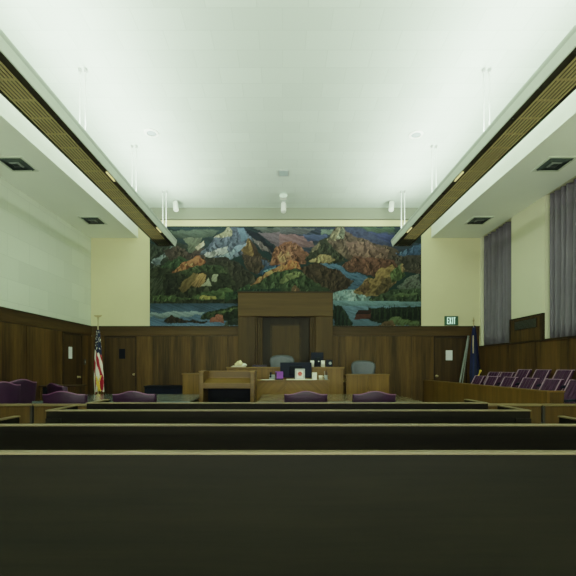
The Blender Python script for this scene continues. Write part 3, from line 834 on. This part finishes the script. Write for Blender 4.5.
# ================================================================== MESH CHAIRS
def mesh_chair(label, loc):
    t = thing('mesh_chair', label, 'chair', loc, 0, 'grey mesh office chairs behind the bench')
    # faces the camera (-y); curved mesh back in a rim
    def edge(a):
        ca, sa = math.cos(a), math.sin(a); e = .5
        x = math.copysign(abs(ca)**e, ca)*.275; z = math.copysign(abs(sa)**e, sa)*.27
        return x*(1+.16*z/.27), z*(1-.12*(x/.275)**2)
    m = MB(); n = 36; c = None; rings = []
    for r in (1.0, .75, .5, .25):
        rings.append([m.bm.verts.new((edge(2*PI*k/n)[0]*r, .0 - .12*(edge(2*PI*k/n)[0]*r/.275)**2, .80+edge(2*PI*k/n)[1]*r)) for k in range(n)])
    for A_, B_ in zip(rings, rings[1:]):
        for k in range(n): m._f([A_[k], A_[(k+1) % n], B_[(k+1) % n], B_[k]])
    m._f(rings[-1])
    b = m.build('backrest', M['mesh'], t, smooth=True, solid=.012)
    pts = [(edge(2*PI*k/n)[0], -.12*(edge(2*PI*k/n)[0]/.275)**2, .80+edge(2*PI*k/n)[1]) for k in range(n+1)]
    MB().tube(pts, .014, 6).build('rim', M['meshd'], b, smooth=True)
    MB().box(-.15, .15, -.02, .02, .56, .66).build('lumbar_pad', M['meshd'], t, bevel=.01)
    MB().box(-.25, .25, -.52, -.06, .44, .50).build('seat', M['mesh'], t, bevel=.02)
    for s in (-1, 1): MB().tube([(s*.29, -.06, .56), (s*.30, -.12, .66), (s*.30, -.36, .66)], .018, 6).build('armrest', M['meshd'], t)
    MB().tube([(0, .02, .62), (0, .04, .46), (0, -.25, .42)], .022, 6).build('back_bracket', M['meshd'], t)
    MB().lathe([(.05, .08), (.03, .12), (.03, .42), (.08, .44)], 12, (0, -.28)).build('column', M['black'], t)
    for k in range(5):
        an = 2*PI*k/5; MB().tube([(0, -.28, .09), (.27*math.cos(an), -.28+.27*math.sin(an), .03)], [.025, .016], 6).build('leg', M['black'], t)
    return t
mc = mesh_chair('grey mesh chair behind the judge bench, partly behind the black monitor', (XW(282, 9.55), 9.62, .52))
dup(mc, 'grey mesh chair behind the right side desk', (XW(363, 9.5), 9.6, .38))

# ================================================================== THINGS ON THE BENCHES
# monitor seen from behind
t = thing('monitor', 'wide black monitor on the clerk desk seen from behind', 'monitor', (XW(296, 8.38), 8.4, 1.026))
bx(-.345, .345, 0, .035, .04, .375).build('monitor_case', M['blackp'], t, bevel=.006)
bx(-.14, .14, -.04, 0, .10, .30).build('rear_housing', M['navy'], t, bevel=.012)
bx(-.035, .035, -.05, -.03, .0, .20).build('stand_neck', M['blackp'], t, bevel=.004)
bx(-.13, .13, -.10, .10, 0, .012).build('stand_foot', M['blackp'], t, bevel=.004)
t = thing('tissue_box', 'bright violet box left of the monitor on the clerk desk', 'box', (XW(279.2, 8.25), 8.25, 1.026))
bx(-.085, .085, -.06, .06, 0, .175).build('carton', [M['violet']], t, bevel=.004)
bx(-.085, .085, -.062, -.06, .0, .03).build('base_band', M['violetd'], t)
bx(-.087, -.05, -.063, -.06, .02, .16).build('side_label', M['violetd'], t)
t = thing('desk_telephone', 'small dark grey telephone left of the violet box', 'telephone', (XW(272.0, 8.3), 8.3, 1.026))
MB().hexa([(-.06, -.09, 0), (.06, -.09, 0), (.06, .09, 0), (-.06, .09, 0), (-.055, -.085, .03), (.055, -.085, .03), (.055, .085, .11), (-.055, .085, .11)]).build('phone_base', M['grey'], t, bevel=.006)
MB().tube([(-.03, -.08, .07), (-.03, -.04, .065), (-.03, .04, .10), (-.03, .09, .14)], [.024, .014, .014, .024], 8).build('handset', M['blackp'], t, smooth=True)
t = thing('photo_frame', 'pale framed picture of a red flower in front of the monitor', 'picture frame', (XW(300, 8.18), 8.2, 1.026))
m = MB(); m.box(-.105, .105, 0, .012, 0, .035).box(-.105, .105, 0, .012, .20, .235).box(-.105, -.07, 0, .012, .035, .20).box(.07, .105, 0, .012, .035, .20); m.build('frame', M['lgrey'], t, bevel=.003)
bx(-.07, .07, .004, .010, .035, .20).build('print', M['white'], t)
m = MB()
for k in range(6):
    a = 2*PI*k/6; m.lathe([(0, 0), (.024, .0), (.024, .003), (0, .004)], 10, (.026*math.cos(a), .026*math.sin(a)))
fl = m.build('flower_print', M['red'], t); fl.location = (0, .004, .13); fl.rotation_euler = (PI/2, 0, 0)
MB().hexa([(-.03, .012, 0), (.03, .012, 0), (.03, .10, 0), (-.03, .10, 0), (-.03, .012, .15), (.03, .012, .15), (.03, .016, .15), (-.03, .016, .15)]).build('easel_back', M['grey'], t)
t = thing('keyboard', 'pale keyboard lying along the front of the clerk desk', 'keyboard', (XW(299, 8.13), 8.125, 1.026))
bx(-.27, .27, -.03, .04, 0, .012).build('key_tray', M['cream'], t, bevel=.003)
m = MB()
for i in range(16):
    for j in range(3): m.box(-.255+i*.032, -.229+i*.032, -.02+j*.02, -.004+j*.02, .012, .018)
m.build('keys', M['white'], t)
def cup(name, label, x, y, z, r, h, mat, group=None):
    o = MB().lathe([(0, 0), (r*.93, 0), (r, h), (r*.9, h), (r*.85, h*.12), (0, h*.1)], 18, (0, 0)).build(name, mat, None, smooth=True)
    o.location = (x, y, z); tag(o, label, 'cup', group); return o
tb = thing('card_box', 'small white carton right of the monitor on the clerk desk', 'box', (XW(314.4, 8.2), 8.2, 1.026))
bx(-.05, .05, -.04, .04, 0, .145).build('carton', M['white'], tb, bevel=.003); bx(-.05, .05, -.04, .0, .145, .16).build('open_flap', M['cream'], tb)
mug = cup('mug', 'cream mug on the right of the clerk desk', XW(320.6, 8.2), 8.2, 1.026, .045, .095, M['cream'])
h_ = MB().tube([(.038, 0, .075), (.066, 0, .072), (.072, 0, .045), (.062, 0, .022), (.036, 0, .02)], .007, 8).build('handle', M['cream'], mug, smooth=True)
t = thing('pen_cup', 'dark pen cup at the right end of the clerk desk', 'cup', (XW(325.8, 8.25), 8.25, 1.026))
MB().lathe([(0, 0), (.04, 0), (.042, .10), (.037, .10), (.035, .01), (0, .01)], 16).build('cup_body', M['grey'], t)
for k in range(5):
    a = 2*PI*k/5; MB().tube([(.01*math.cos(a), .01*math.sin(a), .012), (.034*math.cos(a), .034*math.sin(a), .16+.012*k)], .005, 6).build('pen', [M['violetd'], M['blackp'], M['cream'], M['violetd'], M['navy']][k], t)
tag(MB().hexa([(-.3, -.05, 0), (.3, -.06, 0), (.28, .06, 0), (-.28, .05, 0), (-.3, -.05, .008), (.3, -.06, .008), (.28, .06, .008), (-.28, .05, .008)]).build('paper_sheet', M['white']), 'white papers spread along the left front of the clerk desk', 'paper')
bpy.data.objects['paper_sheet'].location = (XW(265, 8.2)+.06, 8.15, 1.026); bpy.data.objects['paper_sheet'].scale = (.5, 1, 1)
# on the judge bench ledge (z 1.30, y 8.88-9.24)
t = thing('monitor', 'upright black monitor on the right of the judge bench ledge', 'monitor', (XW(317.2, 9.1), 9.1, 1.30))
bx(-.148, .148, 0, .03, .05, .345).build('monitor_case', M['blackp'], t, bevel=.006)
bx(-.05, .07, -.04, 0, .0, .22).build('rear_housing', M['navy'], t, bevel=.008)
bx(-.10, .10, -.06, .08, 0, .012).build('stand_foot', M['blackp'], t, bevel=.003)
bx(.02, .045, -.045, -.04, .12, .145).build('status_light', M['lgrey'], t)
for px, lab in ((312.2, 'white paper cup left of the upright black monitor on the judge bench'), (323.0, 'white paper cup right of the upright black monitor on the judge bench')):
    cup('paper_cup', lab, XW(px, 8.95), 8.95, 1.30, .046, .15, M['white'], 'white paper cups on the judge bench')
t = thing('speaker_box', 'small black loudspeaker box at the right of the judge bench', 'loudspeaker', (XW(329, 9.05), 9.05, 1.30))
bx(-.075, .075, -.05, .07, .0, .165).build('speaker_case', M['blackp'], t, bevel=.008)
MB().lathe([(0, .004), (.028, .0), (.034, .006), (0, .012)], 16).build('speaker_cone', M['grey'], t)
t.children[-1].location = (.02, -.05, .09); t.children[-1].rotation_euler = (PI/2, 0, 0)
t = thing('name_plate', 'dark purple nameplate on the left of the judge bench ledge', 'nameplate', (XW(259.6, 8.95), 8.95, 1.30))
MB().prism([(-.035, 0), (.035, 0), (.012, .05), (-.006, .05)], 'x', -.165, .165).build('plate', M['violetd'], t)
bx(-.17, .17, -.04, .04, -.0, .006).build('plate_foot', M['blackp'], t)
t = thing('paper_pile', 'crumpled pile of cream papers on the left end of the judge bench', 'papers', (XW(240, 9.0), 9.0, 1.30))
m = MB(); rs = random.Random(5)
for k in range(3):
    a = rs.random()*.4; m2 = m.box(-.2+k*.02, .14-k*.01, -.08, .08, .012*k, .012*k+.01)
m.build('flat_sheets', M['cream'], t)
m = MB().lathe([(0, .0), (.10, .0), (.115, .03), (.07, .075), (.04, .10), (0, .105)], 12)
for v in m.bm.verts:
    v.co.x *= 1+.25*rs.uniform(-1, 1); v.co.z = max(0, v.co.z*(1+.35*rs.uniform(-1, 1)))
cr = m.build('crumpled_sheet', M['straw'], t); cr.location = (-.02, 0, .034)
m = MB().lathe([(0, .0), (.06, .0), (.07, .02), (.03, .05), (0, .055)], 9)
for v in m.bm.verts: v.co.x *= 1+.3*rs.uniform(-1, 1)
cr = m.build('crumpled_sheet', M['white'], t); cr.location = (.10, -.02, .034)

# ================================================================== JURY BOX
JX = 3.72; JY0, JY1 = 5.40, 10.12; JZ = .965
t = thing('jury_box', 'long low honey-coloured wooden jury box along the right wall', 'jury box', (JX, JY0, 0))
m = MB(); L = JY1-JY0; n = 7
for k in range(n): m.box(0, .04, L*k/n+.002, L*(k+1)/n-.002, 0, JZ-.02)
m.build('front_panel', M['jury'], t)
bx(-.012, .06, -.012, L, JZ-.02, JZ).build('cap_rail', M['jury_y'], t, bevel=.003)
bx(.04, .24, 0, .04, 0, JZ-.02).build('end_panel', M['rail_v'], t, bevel=.002)
bx(.06, .25, -.012, .05, JZ-.02, JZ).build('end_cap', M['jury_y'], t, bevel=.003)
struct(bx(JX+.06, XR-.045, JY0+.06, 9.62, 0, .15).build('floor', M['carpet']))
struct(bx(JX+.90, XR-.045, JY0+.06, 9.62, .15, .30).build('floor', M['carpet']))
def jury_chair(label, loc, rz):
    """local: chair faces -x; backrest leans back towards +x"""
    t = thing('jury_chair', label, 'chair', loc, rz, 'plum jury chairs in two rows')
    hw = .19; lean = .52
    m = MB(); nch = 4
    for k in range(nch):
        y0 = -hw+2*hw*k/nch; y1 = -hw+2*hw*(k+1)/nch; ym = (y0+y1)/2
        pr = [(y0+.003, 0), (y1-.003, 0), (y1-.003, .05), (ym, .075), (y0+.003, .05)]
        vs = []
        for z in (.44, .94):
            xo = .06 + lean*(z-.44)
            vs.append([m.bm.verts.new((xo+.05-d*.8, y, z)) for y, d in pr])
        A_, B_ = vs; q = len(pr)
        m._f(A_); m._f(B_[::-1])
        for i in range(q): m._f([A_[i], B_[i], B_[(i+1) % q], A_[(i+1) % q]])
    b = m.build('backrest', M['purple_j'], t)
    for k in (0, 4):
        y = -hw+2*hw*k/nch
        MB().tube([(.06+.0, y, .45), (.06+lean*.5-.004, y, .945), (.10+lean*.5, y, .945)] if k != 2 else [(.055, y, .45), (.055+lean*.5, y, .944)], .008, 6).build('piping', M['piping'], b)
    MB().tube([(.065+lean*.5, -hw, .945), (.065+lean*.5, hw, .945)], .006, 6).build('top_piping', M['piping'], b)
    bx(-.29, .06, -hw-.02, hw+.02, .38, .46).build('seat', M['purple_j'], t, bevel=.025)
    for s in (-1, 1):
        a, c = sorted((s*.25, s*.285)); MB().tube([(.20, s*.235, .66), (-.20, s*.235, .64), (-.23, s*.235, .42)], .022, 6).build('armrest', M['blackp'], t)
    MB().lathe([(.13, 0), (.13, .02), (.035, .04), (.035, .38)], 14, (-.16, 0)).build('pedestal', M['black'], t)
    return t
jc = None
front = [5.92, 6.5, 7.1, 7.72, 8.34, 8.92]
backr = [6.42, 7.02, 7.61, 8.2, 8.76, 9.30]
fl = ['front row jury chair nearest the camera, cut by the right picture edge', 'second front row jury chair from the right picture edge, behind the box corner', 'third front row jury chair from the right picture edge',
      'fourth front row jury chair from the right picture edge', 'second front row jury chair from the blue flag', 'front row jury chair closest to the blue flag']
bl = ['back row jury chair at the right picture edge under the near curtain', 'second back row jury chair from the right edge, under the near curtain', 'third back row jury chair from the right edge, under the wood pier',
      'fourth back row jury chair from the right edge, under the wood pier', 'back row jury chair second from the blue flag', 'back row jury chair closest to the blue flag']
for y, lab in zip(front, fl):
    if jc is None: jc = jury_chair('plum ' + lab, (4.26, y, .15), 0)
    else: dup(jc, 'plum ' + lab, (4.26, y, .15), 0)
for k, (y, lab) in enumerate(zip(backr, bl)):
    if k < 4: dup(jc, 'plum ' + lab, (4.84, y, .30), 0)
    else: dup(jc, 'plum ' + lab, (4.84, y, .30), .12, (1, 1, .93))

# ================================================================== PEWS AND RAIL
def pew(label, Y):
    t = thing('pew', label, 'pew', (.06, Y, 0), 0, 'long dark wooden gallery pews')
    hw = 2.48; T = .86
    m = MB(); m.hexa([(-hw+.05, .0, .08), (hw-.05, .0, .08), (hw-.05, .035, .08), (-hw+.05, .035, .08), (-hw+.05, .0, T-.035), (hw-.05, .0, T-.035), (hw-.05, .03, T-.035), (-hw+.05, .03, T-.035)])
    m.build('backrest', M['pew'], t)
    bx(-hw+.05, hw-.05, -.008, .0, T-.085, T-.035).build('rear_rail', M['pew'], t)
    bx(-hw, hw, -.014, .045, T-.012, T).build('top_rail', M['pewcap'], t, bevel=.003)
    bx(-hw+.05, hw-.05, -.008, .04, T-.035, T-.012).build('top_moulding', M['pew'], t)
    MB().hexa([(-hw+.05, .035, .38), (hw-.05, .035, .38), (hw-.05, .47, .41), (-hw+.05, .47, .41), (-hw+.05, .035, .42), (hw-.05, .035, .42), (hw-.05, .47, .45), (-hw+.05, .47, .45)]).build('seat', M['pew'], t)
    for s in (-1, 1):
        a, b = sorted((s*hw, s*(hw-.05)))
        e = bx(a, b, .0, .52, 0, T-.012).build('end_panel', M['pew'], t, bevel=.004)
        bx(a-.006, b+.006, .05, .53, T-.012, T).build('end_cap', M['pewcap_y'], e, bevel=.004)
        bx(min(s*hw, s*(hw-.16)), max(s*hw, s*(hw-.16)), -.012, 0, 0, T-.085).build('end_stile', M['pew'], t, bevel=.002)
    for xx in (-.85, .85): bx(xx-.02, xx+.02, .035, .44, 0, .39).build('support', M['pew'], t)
    return t
p1 = pew('nearest long dark pew along the bottom of the picture', 1.99)
dup(p1, 'second long dark pew from the bottom, spanning the whole width', (.06, 2.94, 0))
dup(p1, 'third long dark pew from the bottom, both ends visible', (.06, 3.93, 0))
dup(p1, 'farthest long dark pew just in front of the rail', (.06, 4.74, 0))

YR = 5.30
def rail(label, xa, xb, gap_l, gap_r):
    cx = (xa+xb)/2; hx = (xb-xa)/2
    t = thing('gallery_rail', label, 'railing', (cx, YR, 0), 0, 'wooden rail between gallery and court')
    T = .79
    m = MB(); n = max(1, round(2*hx/.9)); w_ = 2*hx/n
    for k in range(n): m.box(-hx+k*w_+.003, -hx+(k+1)*w_-.003, 0, .03, 0, T-.03)
    m.build('rail_panel', M['rail_v'], t)
    bx(-hx, hx, -.02, .055, T-.025, T).build('cap_rail', M['rail_cap'], t, bevel=.004)
    if gap_l: bx(-hx, -hx+.03, -.01, .04, 0, T-.025).build('gap_strip', M['panel_dark'], t)  # near-black strip painted in for the dark gap between rail sections
    if gap_r: bx(hx-.03, hx, -.01, .04, 0, T-.025).build('gap_strip', M['panel_dark'], t)
rail('short section of the wooden rail at the left wall', XL+.05, -3.45, False, True)
rail('long middle section of the wooden rail behind the farthest pew', -3.43, 3.57, False, False)
rail('short section of the wooden rail at the right wall below the jury box', 3.59, XR-.06, True, False)

# ================================================================== FLAGS
def flag_cloth(name, parent, z0, z1, r0, r1, colf, seed, mat, loft=6, cx=0, nu=96, nv=70, sq=.55, ):
    me = bpy.data.meshes.new(name); vs = []; fs = []; cs = []
    rs = random.Random(seed); ph = [rs.random()*6 for _ in range(4)]
    for j in range(nv+1):
        v = j/nv; z = z1+(z0-z1)*v
        for i in range(nu):
            a = 2*PI*i/nu
            r = (r0+(r1-r0)*min(1, v*1.3)**.8)*(1+.20*math.sin(loft*a+ph[0]+1.6*v)+.10*math.sin((loft+3)*a+ph[1]-2*v))
            zz = z - (.05*math.sin(a*2+ph[2]) + .03*math.sin(5*a+ph[3]))*v
            vs.append((cx*v+r*math.cos(a), sq*r*math.sin(a), zz)); cs.append(tuple(colf(a, v, i/nu))+(1,))
    for j in range(nv):
        for i in range(nu): fs.append((j*nu+i, j*nu+(i+1) % nu, (j+1)*nu+(i+1) % nu, (j+1)*nu+i))
    fs.append(tuple(range(nu))); fs.append(tuple(nv*nu+k for k in reversed(range(nu))))
    me.from_pydata(vs, [], fs)
    at = me.color_attributes.new('paint', 'FLOAT_COLOR', 'POINT')
    at.data.foreach_set('color', [c for q in cs for c in q])
    me.materials.append(mat); me.polygons.foreach_set('use_smooth', [True]*len(me.polygons))
    o = bpy.data.objects.new(name, me); COL.objects.link(o); o.parent = parent
    return o
YF = 9.3
t = thing('american_flag', 'American flag hanging on an eagle-topped pole in the far left corner', 'flag', (XW(98, YF), YF, 0))
MB().lathe([(.0, 0), (.17, 0), (.17, .03), (.06, .06), (.03, .12), (0, .12)], 20).build('pole_base', M['brass'], t, smooth=False)
MB().tube([(0, 0, .1), (0, 0, 2.48)], .013, 8).build('pole', M['brassw'], t)
e = MB().lathe([(0, 2.47), (.02, 2.475), (.024, 2.50), (.01, 2.52), (0, 2.53)], 10).build('finial', M['brass'], t)
m = MB()
for s in (-1, 1): m.hexa([(0, -.016, 2.50), (s*.075, -.01, 2.515), (s*.075, .01, 2.515), (0, .016, 2.50), (0, -.016, 2.55), (s*.095, -.006, 2.555), (s*.095, .006, 2.555), (0, .016, 2.55)])
m.lathe([(0, 2.50), (.014, 2.53), (.012, 2.555), (0, 2.565)], 8)
m.build('eagle', M['brass'], e)
RED = lin((150, 26, 44)); WHI = lin((225, 222, 205)); NAV = lin((22, 30, 58))
rsF = random.Random(3)
stars = [(rsF.random()*2*PI, .02+rsF.random()*.30) for _ in range(70)]
def uscol(a, v, u):
    lim = .36 + .05*math.cos(a+.6)
    if v < lim:
        for sa, sv in stars:
            if abs(math.atan2(math.sin(a-sa), math.cos(a-sa)))*.08 < .009 and abs(v-sv)*1.4 < .011: return WHI
        return NAV
    k = (a*4/(2*PI) + .55*math.sin(5*v+.5) + .25) % 1.0
    return RED if k < .5 else WHI
fc = flag_cloth('flag_cloth', t, .72, 2.20, .03, .102, uscol, 8, M['cloth'], loft=4, cx=.03)
m = MB()
for k in range(14):
    v = k/13; m.tube([(.015+.10*v-.02*math.sin(7*v), -.075-.02*v, 1.14-.32*v+.02*math.sin(14*v)), (.015+.10*v+.015, -.082-.02*v, 1.10-.32*v)], .014, 6)
m.tube([(.13, -.075, 1.16), (.10, -.085, 1.05), (.07, -.09, .95), (.07, -.09, .80)], .016, 6)
m.tube([(.03, -.08, 1.02), (.05, -.09, .92), (.085, -.09, .86), (.075, -.09, .78)], .016, 6)
bmesh.ops.translate(m.bm, vec=(-.015, -.015, -.06), verts=m.bm.verts[:])
m.build('gold_fringe', M['gold'], fc, smooth=True)
YF2 = 9.8
t = thing('blue_flag', 'navy blue flag hanging on a spear-topped pole by the exit door', 'flag', (XW(474.2, YF2), YF2, 0))
MB().lathe([(.0, 0), (.15, 0), (.15, .03), (.06, .06), (.03, .12), (0, .12)], 20).build('pole_base', M['brass'], t)
MB().tube([(-.015, 0, .1), (-.015, 0, 2.40)], .013, 8).build('pole', M['brassw'], t)
MB().lathe([(.014, 2.38), (.02, 2.41), (.008, 2.44), (.026, 2.48), (0, 2.58)], 8, (-.015, 0)).build('spear_finial', M['brass'], t)
BL = lin((12, 24, 66)); BL2 = lin((8, 15, 42))
fc = flag_cloth('flag_cloth', t, .75, 2.36, .03, .125, lambda a, v, u: BL if math.sin(5*a+2*v) > -.2 else BL2, 2, M['cloth'], loft=3, cx=.05, sq=.6)
MB().tube([(-.05, -.05, 2.1), (-.055, -.055, 1.9), (-.055, -.06, 1.65)], .012, 6).build('pole_cord', M['brassw'], t)
m = MB().tube([(.11, -.10, 1.22), (.075, -.11, 1.12), (.03, -.115, 1.05)], [.028, .012, .024], 8); m.build('gold_fringe', M['gold'], fc, smooth=True)
# leaning pole by the door
t = thing('leaning_pole', 'slim pale grey pole leaning against the wall by the exit door', 'pole', (XW(460.5, 9.9), 9.86, 0))
MB().tube([(-.30, -.2, .0), (.325, .28, 2.12)], [.016, .026], 8).build('pole', M['polegrey'], t)
MB().tube([(-.20, -.2, .0), (.330, .262, 2.06)], [.012, .012], 8).build('strut', M['polegrey'], t)

# ================================================================== EXIT SIGN
xa, xb = XW(444.3, YB), XW(457.3, YB); za, zb = ZW0+.015, ZW(316.3, YB)
t = thing('exit_sign', 'green lit exit sign on the wall above the far right door', 'sign', ((xa+xb)/2, YB, za))
W_, H_ = (xb-xa), (zb-za)
m = MB(); m.box(-W_/2, W_/2, -.06, 0, 0, .03).box(-W_/2, W_/2, -.06, 0, H_-.03, H_).box(-W_/2, -W_/2+.045, -.06, 0, .03, H_-.03).box(W_/2-.045, W_/2, -.06, 0, .03, H_-.03)
m.build('housing', M['exitg'], t, bevel=.004)
bx(-W_/2+.045, W_/2-.045, -.045, 0, .03, H_-.03).build('sign_face', M['exitg'], t)
m = MB(); lh = H_-.075; z0 = .0375; lw = .048; gap = .060; x = -W_/2+.058; y0, y1 = -.052, -.045; s = .013
m.box(x, x+s, y0, y1, z0, z0+lh)
for zz in (z0, z0+lh/2-s/2, z0+lh-s): m.box(x+s, x+lw, y0, y1, zz, zz+s)
x += gap
m.hexa([(x, y0, z0), (x+s, y0, z0), (x+s, y1, z0), (x, y1, z0), (x+lw-s, y0, z0+lh), (x+lw, y0, z0+lh), (x+lw, y1, z0+lh), (x+lw-s, y1, z0+lh)])
m.hexa([(x+lw-s, y0-.001, z0), (x+lw, y0-.001, z0), (x+lw, y1, z0), (x+lw-s, y1, z0), (x, y0-.001, z0+lh), (x+s, y0-.001, z0+lh), (x+s, y1, z0+lh), (x, y1, z0+lh)])
x += gap; m.box(x+lw/2-s/2, x+lw/2+s/2, y0, y1, z0, z0+lh)
x += gap-.012; m.box(x+lw/2-s/2, x+lw/2+s/2, y0, y1, z0, z0+lh-s).box(x, x+lw, y0, y1, z0+lh-s, z0+lh)
m.build('exit_letters', M['exitlit'], t)

# ================================================================== LIGHT, WORLD, CAMERA
def area(name, loc, rot, sx, sy, e, c):
    l = bpy.data.lights.new(name, 'AREA'); l.shape = 'RECTANGLE'; l.size = sx; l.size_y = sy; l.energy = e; l.color = c
    o = bpy.data.objects.new(name, l); COL.objects.link(o); o.location = loc; o.rotation_euler = rot; return o
E = 200; TILT = .42; FILL = 50
area('left_uplight', (-2.80, 4.0, 4.42), (PI, TILT, 0), .30, 10.6, E, (.89, 1, .86))
area('right_uplight', (2.87, 4.0, 4.42), (PI, -TILT, 0), .30, 10.6, E, (.89, 1, .86))
area('rear_fill', (0, -2.2, 2.2), (PI/2+.35, 0, 0), 7.5, 1.2, FILL, (1, 1, .84))  # added fill behind the camera, evening out the room brightness
area('rear_upward_fill', (0, -2.1, 1.0), (PI/2+1.0, 0, 0), 8.0, 1.0, 110, (.95, 1, .88))  # second added lamp out of view, lifting the soffit undersides
w = bpy.data.worlds.new('world'); scene.world = w; w.use_nodes = True
w.node_tree.nodes['Background'].inputs[0].default_value = (.03, .035, .05, 1); w.node_tree.nodes['Background'].inputs[1].default_value = .3

cam = bpy.data.cameras.new('camera'); co = bpy.data.objects.new('camera', cam); COL.objects.link(co)
co.location = (0, 0, H); co.rotation_euler = (PI/2, 0, 0)
cam.sensor_width = 36; cam.lens = 24
cam.shift_x = (288-VX)/576; cam.shift_y = (VY-288)/576
cam.clip_start = .05; cam.clip_end = 60
scene.camera = co
scene.view_settings.view_transform = 'Filmic'; scene.view_settings.look = 'Medium Contrast'
scene.view_settings.exposure = 1.38; scene.view_settings.gamma = 1
scene.cycles.use_denoising = True; scene.cycles.max_bounces = 10; scene.cycles.diffuse_bounces = 7
scene.cycles.sample_clamp_indirect = 6
